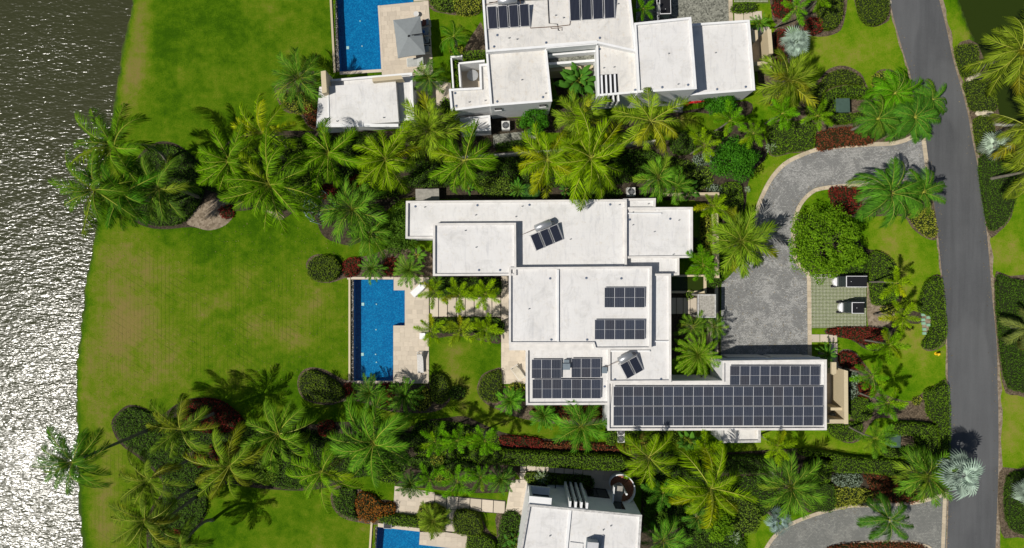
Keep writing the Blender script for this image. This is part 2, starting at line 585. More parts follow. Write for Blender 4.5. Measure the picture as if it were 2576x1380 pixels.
M['trunk_pale'] = plain('pale_palm_trunk', (0.36, 0.33, 0.27), 0.8, 0.2, var=0.25, scale=5)
M['bark'] = plain('tree_bark', (0.12, 0.09, 0.06), 0.9, 0.2, var=0.3, scale=5)

def make_cells():
    a = N('solar_cells')
    o = a.obj()
    br = a.n('TexBrick'); br.offset = 0.0
    a.L(a.mapping(o, (1, 1, 1), (0, 0, 0), (0.5, 0.48, 0)), br.inputs['Vector'])
    a.set(br, Scale=1.0, **{'Mortar Size': 0.011, 'Mortar Smooth': 0.0, 'Brick Width': 0.163, 'Row Height': 0.0815})
    oi = a.n('ObjectInfo')
    c = a.ramp(oi.outputs['Random'], [(0, (0.006, 0.009, 0.016)), (0.35, (0.016, 0.022, 0.040)), (0.7, (0.009, 0.011, 0.022)), (1, (0.022, 0.019, 0.022))])  # random tone per panel, partly painting uneven glare into the cell colour
    a.L(c, br.inputs['Color1']); a.L(c, br.inputs['Color2'])
    br.inputs['Mortar'].default_value = (0.105, 0.115, 0.14, 1)
    a.col(br.outputs['Color']).rough(0.2, 0.5)
    return a.m
M['cells'] = make_cells()
def make_collector():
    a = N('solar_collector_glass')
    o = a.obj()
    w = a.n('TexWave', bands_direction='X'); a.L(o, w.inputs['Vector']); a.set(w, Scale=2.6)
    a.col(a.ramp(w.outputs['Fac'], [(0.1, (0.010, 0.012, 0.022)), (0.9, (0.032, 0.037, 0.055))])).rough(0.25, 0.5)
    return a.m
M['collector'] = make_collector()
M['alu'] = plain('aluminium', (0.52, 0.52, 0.53), 0.4, 0.5, 0.0, var=0.06)
M['steel'] = plain('steel_tank', (0.46, 0.47, 0.48), 0.32, 0.5, 0.6, var=0.05)
M['pipe'] = plain('rusty_pipe', (0.13, 0.075, 0.045), 0.6, 0.3)
M['black'] = plain('black_plastic', (0.012, 0.012, 0.014), 0.45, 0.35, var=0.05)
M['rubber'] = plain('rubber', (0.02, 0.02, 0.02), 0.8, 0.2)
M['white'] = plain('white_paint', (0.78, 0.78, 0.79), 0.35, 0.5, var=0.03)
M['grey'] = plain('grey_metal', (0.30, 0.31, 0.32), 0.5, 0.4)
M['acwhite'] = plain('ac_casing', (0.62, 0.61, 0.58), 0.5, 0.3)
M['bluegrey'] = plain('blue_grey_metal', (0.17, 0.21, 0.24), 0.5, 0.3)
M['drain'] = plain('roof_drain', (0.10, 0.13, 0.19), 0.6, 0.3)
M['canvas'] = plain('grey_canvas', (0.235, 0.255, 0.26), 0.85, 0.1, var=0.05)
M['cushion'] = plain('grey_cushion', (0.40, 0.41, 0.39), 0.85, 0.1)
M['wicker'] = plain('white_wicker', (0.60, 0.58, 0.55), 0.8, 0.2, var=0.25, scale=20)
M['beige'] = plain('beige_canvas', (0.56, 0.50, 0.40), 0.85, 0.1)
M['wood'] = plain('dark_wood', (0.30, 0.125, 0.065), 0.6, 0.3, var=0.3, scale=6)
M['brown'] = plain('brown_leather', (0.14, 0.05, 0.03), 0.6, 0.3)
M['blue'] = plain('blue_towel', (0.02, 0.09, 0.28), 0.9, 0.1)
M['redpaint'] = plain('red_paint', (0.50, 0.012, 0.012), 0.4, 0.5)
M['yellow'] = plain('yellow_paint', (0.75, 0.48, 0.01), 0.45, 0.4)
M['boxgreen'] = plain('utility_green', (0.055, 0.095, 0.075), 0.5, 0.35)
M['mint'] = plain('mint_lid', (0.25, 0.43, 0.30), 0.6, 0.3)
M['concrete'] = plain('weathered_concrete', (0.34, 0.32, 0.28), 0.85, 0.2, var=0.35, scale=5)
M['concrete_grey'] = plain('grey_concrete', (0.30, 0.285, 0.25), 0.85, 0.2, var=0.2, scale=3)
M['stud'] = plain('paver_stud', (0.56, 0.56, 0.46), 0.8, 0.2)
M['grassgap'] = plain('grass_joint', (0.10, 0.13, 0.035), 0.9, 0.1, var=0.35, scale=5)
M['rock'] = plain('pale_rock', (0.50, 0.44, 0.33), 0.85, 0.2, var=0.3, scale=5)
M['teal'] = plain('teal_tile', (0.10, 0.29, 0.27), 0.4, 0.4, var=0.4, scale=14)
M['domebar'] = plain('dome_bar', (0.13, 0.23, 0.20), 0.5, 0.4)
def make_glass():
    a = N('window_glass')
    a.col((0.018, 0.028, 0.026)).rough(0.05, 0.7)
    return a.m
M['glass'] = make_glass()


# ---------------------------------------------------------------- ground and water
SHORE = [(352, -300), (340, -120), (328, 0), (318, 60), (306, 110), (298, 160), (290, 210), (282, 270), (274, 310), (262, 390), (250, 470), (238, 560),
         (226, 640), (213, 700), (205, 780), (197, 850), (190, 910), (187, 965), (190, 1030), (190, 1100), (191, 1165), (192, 1230), (195, 1290),
         (201, 1340), (206, 1390), (215, 1500), (240, 1750)]
POND = [(2416, -120), (2422, 0), (2430, 32), (2442, 68), (2455, 100), (2470, 150), (2490, 207), (2505, 250), (2522, 300), (2545, 311), (2640, 305), (3000, 300), (3000, -120)]
# openings for the three pools
HOLES = [(884, 703, 1018, 959), (844, -40, 1040, 182), (944, 1325, 1138, 1420)]

def build_ground():
    shore = [tuple(P(*q)[:2]) for q in smooth(SHORE, 4, False)]
    pond = [tuple(P(*q)[:2]) for q in smooth(POND, 4, True)]
    xs = sorted(set([round(v, 3) for v in np.arange(-60, 60.01, 0.4)] + [-140, -100, -80, -70, 70, 80, 100, 140] + [P(h[i], 0).x for h in HOLES for i in (0, 2)]))
    ys = sorted(set([round(v, 3) for v in np.arange(-34, 34.01, 0.4)] + [-120, -80, -60, -45, 45, 60, 80, 120] + [P(0, h[i]).y for h in HOLES for i in (1, 3)]))
    X, Y = np.meshgrid(np.array(xs), np.array(ys))
    pts = np.stack([X.ravel(), Y.ravel()], 1)
    d = edge_dist(pts, shore, False)
    lake_poly = shore + [(-200, shore[-1][1]), (-200, shore[0][1])]
    ins = inside(pts, lake_poly)
    sd = np.where(ins, -d, d)
    dp = edge_dist(pts, pond, True)
    sp = np.where(inside(pts, pond), -dp, dp)
    s2 = np.minimum(sd, sp)
    # bank: at the water line (sd = 0) the ground is at the water level -0.3
    z = np.clip(-0.3 + s2 * 0.75, -1.6, 0.0)
    z += np.where((s2 > -1) & (s2 < 1), 0.10 * np.sin(pts[:, 0] * 2.1 + 3 * np.sin(pts[:, 1] * .7)) * np.sin(pts[:, 1] * 2.7) + npr.normal(0, .03, len(pts)), 0)
    z = np.minimum(z, 0.0)
    nx, ny = len(xs), len(ys)
    idx = np.arange(nx * ny).reshape(ny, nx)
    F = np.stack([idx[:-1, :-1].ravel(), idx[:-1, 1:].ravel(), idx[1:, 1:].ravel(), idx[1:, :-1].ravel()], 1)
    cx = (X[:-1, :-1] + X[:-1, 1:]).ravel() / 2
    cy = (Y[:-1, :-1] + Y[1:, :-1]).ravel() / 2
    keep = np.ones(len(F), bool)
    for (x0, y0, x1, y1) in HOLES:
        a, b = P(x0, y1), P(x1, y0)
        keep &= ~((cx > a.x) & (cx < b.x) & (cy > a.y) & (cy < b.y))
    F = F[keep]
    me = npmesh('ground', np.stack([pts[:, 0], pts[:, 1], z], 1), F, M['lawn'])
    # dry and fresh patches of the turf, in plan units
    px, py = pts[:, 0] / S + CX, CY - pts[:, 1] / S
    dry = np.full(len(pts), 0.34)
    def blob(x, y, rx, ry, a, rot=0.0):
        c, s = math.cos(rot), math.sin(rot)
        u = ((px - x) * c + (py - y) * s) / rx; v = (-(px - x) * s + (py - y) * c) / ry
        return a * np.exp(-(u * u + v * v))
    for b in [(352, 60, 34, 190, 0.3, 0.25), (330, 250, 26, 130, 0.3, 0.2), (355, 120, 20, 60, 0.15, 0.2), (455, 190, 22, 26, 0.42), (560, 120, 70, 110, -0.1), (720, 150, 60, 130, 0.12), (480, 60, 60, 80, -0.08), (420, 60, 50, 120, -0.15), (600, 240, 80, 60, -0.05),
              (300, 640, 70, 60, 0.35), (330, 760, 90, 90, 0.40), (300, 900, 90, 130, 0.42), (430, 860, 70, 120, 0.22), (390, 700, 40, 40, 0.22), (620, 690, 45, 25, 0.33), (560, 760, 60, 22, 0.3, -0.5), (800, 760, 60, 55, 0.38), (700, 740, 40, 60, 0.18),
              (700, 840, 130, 30, 0.35, 0.4), (640, 920, 60, 60, 0.2), (560, 640, 60, 40, -0.28), (490, 560, 120, 30, -0.32), (700, 600, 120, 60, -0.22), (820, 830, 60, 60, -0.05), (690, 960, 40, 60, -0.22), (560, 800, 100, 30, -0.1, 0.4), (780, 905, 60, 22, -0.22), (640, 990, 60, 40, -0.2),
              (250, 1130, 45, 150, 0.36), (260, 1320, 40, 120, 0.45), (310, 1160, 40, 60, 0.15), (800, 1330, 45, 80, 0.28), (700, 1330, 50, 60, 0.1), (560, 1330, 80, 60, -0.12), (860, 1240, 60, 30, 0.2), (1040, 1255, 40, 14, 0.4),
              (1130, 930, 40, 60, 0.35), (1180, 990, 60, 40, 0.35), (1160, 880, 60, 20, 0.2), (1220, 1040, 60, 30, 0.35), (1330, 1060, 50, 25, 0.22), (1400, 1085, 60, 16, 0.2),
              (2080, 120, 70, 40, 0.3), (2150, 140, 60, 60, 0.34), (2240, 110, 30, 60, 0.18), (1910, 260, 40, 20, 0.3), (1720, 300, 50, 14, 0.45), (2000, 320, 20, 14, 0.1),
              (2250, 600, 60, 50, 0.3), (2290, 760, 40, 80, 0.3), (2300, 880, 50, 60, 0.25), (2340, 960, 40, 50, 0.05), (1960, 430, 60, 60, 0.05), (2290, 640, 60, 60, 0.1), (2100, 1130, 80, 20, 0.3),
              (2540, 1060, 40, 90, 0.5), (2530, 640, 50, 50, 0.35), (2420, 60, 24, 60, 0.2), (2500, 640, 60, 60, 0.2), (2440, 90, 14, 40, 0.2)]:
        dry += 0.85 * blob(*b)
    dry += np.where(px > 1880, 0.06, 0.0)
    dry += 0.10 * np.exp(-(((px - 480) / 330) ** 4 + ((py - 810) / 220) ** 4))
    dry -= np.clip(0.35 - (s2 - 0.35) * 0.6, 0, 0.35) * (s2 > 0)    # lush fringe along the bank
    mow = np.exp(-(((px - 560) / 330) ** 4 + ((py - 800) / 230) ** 4)) + 0.8 * np.exp(-(((px - 265) / 60) ** 4 + ((py - 1230) / 190) ** 4)) + 0.35 * np.exp(-(((px - 560) / 260) ** 4 + ((py - 160) / 190) ** 4))
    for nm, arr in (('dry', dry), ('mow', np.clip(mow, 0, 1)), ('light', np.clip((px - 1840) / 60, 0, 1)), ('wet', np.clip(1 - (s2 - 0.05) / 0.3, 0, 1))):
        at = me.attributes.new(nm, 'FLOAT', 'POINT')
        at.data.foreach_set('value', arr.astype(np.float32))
    o = bpy.data.objects.new('lawn', me)
    link(o); tag(o, kind='structure')
build_ground()

def water(name, w, z, mat):
    o = mobj(name, [(*q, z) for q in w], [tuple(range(len(w)))], mat, origin=(0, 0, 0))
    return tag(o, kind='structure')
water('lake', [(-140, -120), (-30, -120), (-30, 120), (-140, 120)], -0.30, M['lake'])
water('pond', [(42, 11), (140, 11), (140, 120), (42, 120)], -0.30, M['pond'])

# ---------------------------------------------------------------- road, verges and drives
RL = [(2200, -160), (2237, 0), (2254, 70), (2279, 155), (2290, 190), (2306, 280), (2318, 345), (2330, 405), (2344, 480), (2354, 545), (2362, 620), (2369, 690), (2374, 740),
      (2382, 852), (2384, 965), (2387, 1034), (2388, 1110), (2386, 1242), (2382, 1380), (2376, 1560)]
RR = [(2318, -160), (2362, 0), (2382, 80), (2397, 150), (2417, 220), (2434, 287), (2444, 345), (2464, 445), (2477, 545), (2484, 608), (2491, 690), (2497, 764),
      (2507, 865), (2509, 965), (2511, 1034), (2511, 1185), (2504, 1380), (2498, 1560)]
rl, rr = smooth(RL, 4, False), smooth(RR, 4, False)
vg = [(x + 9 + 3 * math.sin(i * 1.7), y) for i, (x, y) in enumerate(rr)]
sheet('verge', [(x - 6, y) for x, y in rr] + vg[::-1], 0.010, M['dirt'])
vg2 = [(x - 4 - 1.5 * math.sin(i * 2.1), y) for i, (x, y) in enumerate(rl)]
sheet('verge', vg2 + [(x + 6, y) for x, y in rl][::-1], 0.011, M['dirt'])
sheet('road', rl + rr[::-1], 0.026, M['asphalt'])

def ribbon(parent, name, line, width, z0, z1, mat, step=0.55, gap=0.012):
    """kerb stones laid one after another along a line of plan points (width to the left of travel)"""
    w = [Vector(P(*q)[:2]) for q in line]
    cum = [0.0]
    for a, b in zip(w, w[1:]):
        cum.append(cum[-1] + (b - a).length)
    def at(s):
        s = min(max(s, 0), cum[-1])
        for i in range(len(w) - 1):
            if s <= cum[i + 1] + 1e-9:
                t = (s - cum[i]) / max(1e-9, cum[i + 1] - cum[i])
                d = (w[i + 1] - w[i]).normalized()
                return w[i].lerp(w[i + 1], t), Vector((-d.y, d.x))
    n = max(1, round(cum[-1] / step))
    for i in range(n):
        s0, s1 = cum[-1] * i / n + gap / 2, cum[-1] * (i + 1) / n - gap / 2
        (a, na), (b, nb) = at(s0), at(s1)
        dz = rnd.uniform(0, 0.008)
        MB().prism([a, b, b + nb * width, a + na * width], z0, z1 + dz).build(name, mat, parent)

OUT = [(2302, 345), (2282, 357), (2244, 367), (2194, 369), (2107, 375), (2052, 383), (2017, 396), (1982, 413), (1957, 436), (1939, 461), (1925, 488), (1914, 515), (1907, 545), (1903, 575), (1880, 640), (1840, 690), (1815, 712)]
INN = [(2322, 452), (2290, 453), (2252, 454), (2182, 461), (2107, 465), (2057, 472), (2037, 482), (2019, 499), (2004, 522), (1995, 552), (1990, 584), (1992, 634), (1999, 660), (2014, 679), (2028, 692), (2030, 720), (2032, 900)]
out_s, inn_s = smooth(OUT, 4, False), smooth(INN, 4, False)
drive = sheet('driveway', [(2320, 343)] + out_s + [(1813, 905), (2034, 905)] + inn_s[::-1] + [(2331, 452)], 0.022, M['paver'])
ribbon(drive, 'kerb_stone', smooth(OUT[:14], 4, False), -0.40, 0.0, 0.075, M['kerb'])
ribbon(drive, 'kerb_stone', inn_s, 0.38, 0.0, 0.07, M['kerb'])
ribbon(drive, 'kerb_stone', [(2317, 346), (2324, 400), (2331, 452)], 0.42, 0.0, 0.035, M['kerb'], 0.4)

OUT2 = [(1915, 1420), (1932, 1380), (1957, 1346), (1994, 1321), (2044, 1301), (2094, 1286), (2139, 1277), (2182, 1276), (2257, 1273), (2319, 1266), (2382, 1246)]
INN2 = [(2040, 1420), (2072, 1382), (2107, 1373), (2157, 1363), (2207, 1360), (2282, 1361), (2332, 1371), (2350, 1386), (2360, 1420)]
o2, i2 = smooth(OUT2, 4, False), smooth(INN2, 4, False)
drive2 = sheet('driveway', o2 + [(2378, 1420)] + i2[::-1], 0.020, M['paver2'])
ribbon(drive2, 'kerb_stone', o2, 0.36, 0.0, 0.075, M['kerb'])
ribbon(drive2, 'kerb_stone', i2, -0.34, 0.0, 0.07, M['kerb'])
ribbon(drive2, 'kerb_stone', [(2381, 1250), (2376, 1380), (2375, 1420)], -0.36, 0.0, 0.035, M['kerb'], 0.4)

# gravel forecourt of the northern house
court = sheet('forecourt', [(1600, -60), (1836, -60), (1836, 62), (1740, 75), (1600, 75)], 0.012, M['gravel'])
ribbon(court, 'kerb_stone', [(1832, -60), (1832, 0), (1834, 60)], 0.40, 0.0, 0.07, M['kerb'])

# turf-block parking bay: concrete studs in grass, one joined part
def stud_bay(x0, y0, x1, y1, pitch=3.55):
    bay = sheet('parking_bay', rect(x0, y0, x1, y1), 0.008, M['grassgap'])
    V, F = [], []
    a, b = P(x0, y1), P(x1, y0)
    nx, ny = int((x1 - x0) / pitch), int((y1 - y0) / pitch)
    hw = 0.037
    for i in range(nx):
        for j in range(ny):
            cx = a.x + (i + 0.5) * pitch * S + rnd.uniform(-.004, .004); cy = b.y - (j + 0.5) * pitch * S + rnd.uniform(-.004, .004)
            n = len(V)
            for z in (0.0, 0.045):
                V += [(cx - hw, cy - hw, z), (cx + hw, cy - hw, z), (cx + hw, cy + hw, z), (cx - hw, cy + hw, z)]
            F += [(n + 4, n + 5, n + 6, n + 7), (n, n + 1, n + 5, n + 4), (n + 1, n + 2, n + 6, n + 5), (n + 2, n + 3, n + 7, n + 6), (n + 3, n, n + 4, n + 7)]
    o = mobj('paver_studs', V, F, M['stud'], bay)
    o["kind"] = "stuff"
    return bay
stud_bay(2040, 690, 2181, 827)
stud_bay(1846, -40, 1934, 9)

# ---------------------------------------------------------------- paving
TILE = {}
def tile_mesh(w, h, mat, key):
    k = (round(w, 2), round(h, 2), key)
    if k not in TILE:
        b = MB().box((0, 0, 0), (w - 0.012, h - 0.012, 0.03))
        me = bpy.data.meshes.new('tile'); me.from_pydata(b.v, [], b.f); me.materials.append(mat); me.update()
        TILE[k] = me
    return TILE[k]

def deck(name, pts, top, rot=0.0, row=0.46, sizes=(0.46, 0.62, 0.92), base=0.0):
    """paved terrace: a bedding slab with single stone tiles on it"""
    w = ccw([tuple(P(x, y)[:2]) for x, y in pts])
    o = MB().prism(w, base, top - 0.012).build(name, M['trav'])
    o["kind"] = "structure"
    c, s = math.cos(rot), math.sin(rot)
    loc = [(x * c + y * s, -x * s + y * c) for x, y in w]
    u0, u1 = min(q[0] for q in loc), max(q[0] for q in loc); v0, v1 = min(q[1] for q in loc), max(q[1] for q in loc)
    v = v0
    nrow = max(1, round((v1 - v0) / row)); rh = (v1 - v0) / nrow
    cand = []
    for j in range(nrow):
        u = u0 - rnd.uniform(0, 0.4)
        while u < u1:
            tw = rnd.choice(sizes)
            a, b = max(u, u0), min(u + tw, u1)
            if b - a > 0.12:
                cand.append((a, b, v0 + j * rh, v0 + (j + 1) * rh))
            u += tw
    lp = np.array(loc)
    for (a, b, d, e) in cand:
        cs = np.array([(a + .03, d + .03), (b - .03, d + .03), (b - .03, e - .03), (a + .03, e - .03), ((a + b) / 2, (d + e) / 2)])
        if inside(cs, loc).all():
            t = bpy.data.objects.new('tile', tile_mesh(b - a, e - d, M['trav'], 't'))
            cu, cv = (a + b) / 2, (d + e) / 2
            base_l = wloc(o)
            t.location = Vector((cu * c - cv * s, cu * s + cv * c, top - 0.015 + rnd.uniform(0, 0.004))) - base_l
            t.rotation_euler = (0, 0, rot)
            link(t, o)
    return o

def slab_walk(name, quads, top=0.07):
    """separate stepping slabs: quads are plan polygons"""
    o = MB().prism([P(*q) for q in quads[0]], 0.0, top).build(name, M['trav'])
    o["kind"] = "structure"
    for q in quads[1:]:
        MB().prism([P(*p) for p in q], 0.0, top + rnd.uniform(-.006, .006)).build('slab', M['trav'], o)
    return o

def slabs_between(a, b, c, d, n, g=1.5):
    """n slabs in the quad a-b (top edge) / d-c (bottom edge), cut across its length"""
    a, b, c, d = map(Vector, (a, b, c, d))
    L = (b - a).length
    out = []
    for i in range(n):
        t0, t1 = i / n + g / L / 2, (i + 1) / n - g / L / 2
        out.append([tuple(a.lerp(b, t0)), tuple(a.lerp(b, t1)), tuple(d.lerp(c, t1)), tuple(d.lerp(c, t0))])
    return out

# main pool terrace
deck('pool_terrace', [(990.5, 698), (1079, 698), (1079, 965), (989.5, 965), (989.5, 819.5), (1018.5, 819.5), (1018.5, 731), (990.5, 731)], 0.06)
deck('house_terrace', rect(1261, 694, 1335, 966), 0.055)
sheet('walk_bed', rect(1080, 747, 1261, 799), 0.013, M['joint'])
slab_walk('garden_walk', slabs_between((1081, 749.5), (1260, 749.5), (1260, 797), (1081, 797), 8, 2.0))
# entrance walk on the east side
sheet('walk_bed', rect(1684, 690, 1812, 905), 0.006, M['earth'])
slab_walk('entrance_walk', slabs_between((1684, 750), (1770, 750), (1770, 790), (1684, 790), 5, 1.6))
ribbon(drive, 'kerb_stone', [(1806, 712), (1806, 905)], -0.34, 0.0, 0.07, M['kerb'])
slab_walk('side_walk', [rect(2041, 842, 2061, 861), rect(2063, 842, 2083, 861), rect(2085, 843, 2105, 861), rect(2086, 863, 2106, 882), rect(2086, 884, 2106, 904)])
# northern house
R5 = math.radians(5.4)
deck('pool_terrace', [(951, 15.5), (1040, 6.5), (1078, 3), (1090, 188), (962, 200), (960, 175)], 0.06, math.radians(3))
deck('pool_terrace', [(1041, -40), (1078, -40), (1078, 1.5), (1041, 5)], 0.057, math.radians(3))
deck('link_walk', [(1041, 207), (1112, 205), (1134, 210), (1138, 270), (1046, 280)], 0.05, math.radians(4))
deck('patio', [(1150, 155), (1212, 152), (1218, 225), (1154, 228)], 0.10, math.radians(4))
slab_walk('front_walk', slabs_between((1846, 34), (1916, 29), (1917, 50), (1847, 56), 3, 1.5))
deck('court_floor', [(1878, 72), (1935, 68), (1942, 172), (1886, 178)], 0.05, math.radians(4))
sheet('gravel_strip', [(1240, 340), (1345, 328), (1350, 362), (1242, 372)], 0.016, M['gravel'])
# southern house
R3 = math.radians(-3.5)
deck('path_landing', [(993, 1223), (1060, 1234), (1094, 1240), (1092, 1271), (1055, 1272), (1053, 1298), (990, 1291)], 0.05, R3)
slab_walk('garden_walk', slabs_between((1094.5, 1246), (1271, 1262), (1270, 1292), (1093, 1277), 6, 1.8) + [[(1121, 1281), (1147, 1283), (1146, 1308), (1120, 1306)], [(1120, 1309), (1146, 1311), (1145, 1338), (1118, 1336)]])
sheet('walk_bed', [(1093, 1244), (1273, 1260), (1272, 1294), (1092, 1279)], 0.012, M['joint'])
deck('house_terrace', [(1286, 1208), (1338, 1206), (1340, 1300), (1270, 1296)], 0.05, R3)
slab_walk('stepping_path', [rect(1309, 1158, 1323, 1171), rect(1309, 1173, 1323, 1188), rect(1308, 1190, 1322, 1205)] + slabs_between((1325, 1171), (1490, 1184), (1489, 1197), (1325, 1184), 7, 1.5))
deck('service_court', [(1488, 1180), (1560, 1184), (1560, 1236), (1486, 1236)], 0.045, R3, 0.6, (0.6, 0.9))
deck('pool_terrace', [(1056.5, 1338.5), (1120, 1339), (1175, 1346), (1173, 1420), (1052, 1420), (1054.5, 1370.5), (1136, 1379), (1136, 1420), (1150, 1420), (1150, 1400), (1140, 1381.5), (1055, 1371)][:4] + [(1173, 1420), (1137, 1420), (1136, 1379.5), (1054.5, 1370.5)], 0.06, R3)
# east court of the garage wing
deck('court_floor', rect(2070, 900, 2126, 1066), 0.05, 0.0, 0.5)

# ---------------------------------------------------------------- pools
def pool(label, wpts, wall_line, pebble_line, copings, fittings, group='swimming pools', rot=0.0):
    wl_ = -0.07
    w = ccw([tuple(P(x, y)[:2]) for x, y in wpts])
    c = Vector((sum(q[0] for q in w) / len(w), sum(q[1] for q in w) / len(w), 0))
    t = empty('swimming_pool', c, label, 'pool', group)
    n = len(w)
    depth = -0.88
    v = [(x, y, 0.012) for x, y in w] + [(x, y, depth) for x, y in w]
    f = [((i + 1) % n, i, n + i, n + (i + 1) % n) for i in range(n)]
    b = MB().add(v, f)
    b.build('basin_wall', M['pooltile'], t)
    def poly(nm, z, mat):
        o = bpy.data.objects.new(nm, flat(nm, w, z, mat, (c.x, c.y, 0))); link(o, t); WL[o.name] = c.copy()
    poly('basin_floor', depth, M['pooltile'])
    poly('water_surface', wl_, M['poolwater'])
    for q in copings:
        MB().prism([P(*p) for p in q], -0.4, 0.075).build('coping', M['trav'], t)
    # overflow wall on the lake side, then a gutter filled with pebbles
    MB().prism([P(*p) for p in wall_line], -0.5, 0.14).build('overflow_wall', M['travwall'], t)
    pw = [Vector(P(*p)[:2]) for p in pebble_line]
    MB().prism(pw, -0.5, -0.06).build('gutter', M['joint'], t)
    V, F = [], []
    a, b_, c_, d_ = pw
    L = (d_ - a).length; W = (b_ - a).length
    for k in range(int(L * W * 95)):
        u, s = rnd.random(), rnd.random()
        p = a.lerp(b_, u).lerp(d_.lerp(c_, u), s)
        r = rnd.uniform(0.035, 0.075)
        nn = len(V)
        z = -0.05 + rnd.uniform(-0.01, 0.05)
        for ang in range(5):
            V.append((p.x + r * math.cos(ang * 1.257 + u * 6), p.y + r * 0.8 * math.sin(ang * 1.257 + u * 6), z - 0.02))
        V.append((p.x, p.y, z + r * 0.5))
        F += [(nn + i, nn + (i + 1) % 5, nn + 5) for i in range(5)]
    pe = mobj('pebbles', V, F, M['pebble_l'], t); pe["kind"] = "stuff"
    for (x, y, sq) in fittings:
        q = P(x, y, depth)
        if sq:
            MB().box((q.x, q.y, depth + 0.02), (0.26, 0.3, 0.04)).build('drain_cover', M['poolfit'], t)
        else:
            MB().tube([(q.x, q.y, depth), (q.x, q.y, depth + 0.06)], 0.065, 10).build('inlet', M['poolfit'], t)
    return t
M['pebble_l'] = leaf_mat('pebble_stone', (0.10, 0.09, 0.08), (0.55, 0.52, 0.47), trans=0.0)
M['poolfit'] = plain('pool_fitting', (0.55, 0.66, 0.58), 0.5, 0.3)
pool('rectangular blue pool with a side bay on the main house terrace',
     [(890, 704), (990, 704), (990, 731), (1018, 731), (1018, 819), (989, 819), (989, 958), (890, 958)],
     rect(877.5, 698, 882, 965), rect(882.3, 704.5, 889.6, 957.5),
     [rect(874, 697.5, 990, 703.6), rect(872, 958.4, 989.3, 965)],
     [(913, 766, 1), (912, 892, 1), (947, 766, 0), (946, 830, 0), (945, 892, 0), (898, 875, 0), (947, 912, 0)])
pool('L-shaped blue pool at the top edge beside the grey parasol',
     [(845, 0 - 40), (1040, -40), (1040, 6), (950, 15), (960, 174.5), (855, 181), (846, 20)],
     [(828, -40), (833, -40), (845, 184), (840, 184)], [(833.4, -40), (844.4, -40), (854.4, 181), (845.4, 182)],
     [[(855, 181.5), (960, 175), (961.5, 182), (855, 189)], [(950.5, 15.4), (956, 15), (966, 174.5), (960.5, 175)]],
     [(875, 121, 1), (906, 54, 0), (911, 117, 0)], rot=R5)
pool('blue pool at the bottom edge beside a black water spout',
     [(951, 1326), (1056, 1338), (1054, 1370), (1136, 1379), (1136, 1420), (943, 1420), (946, 1380)],
     [(933, 1312), (938, 1312), (931, 1420), (926, 1420)], [(938.5, 1312), (950, 1313), (942.5, 1420), (931.5, 1420)],
     [[(951, 1316), (1056, 1329), (1056, 1337.6), (951, 1325.6)]], [], rot=R3)

# dark spout block at the southern pool
q = P(977, 1317)
sp = MB().box((q.x, q.y, 0.2), (0.78, 0.74, 0.4), R3).build('pool_spout', M['black'])
tag(sp, 'square black spout basin with pale rim spilling into the bottom pool', 'fountain')
b = MB()
for dx, dy, sx, sy in ((0, .36, .82, .07), (0, -.36, .82, .07), (.38, 0, .07, .66), (-.38, 0, .07, .66)):
    b.box((q.x + dx, q.y + dy, 0.43), (sx, sy, 0.06), R3)
b.build('rim', M['grey'], sp)

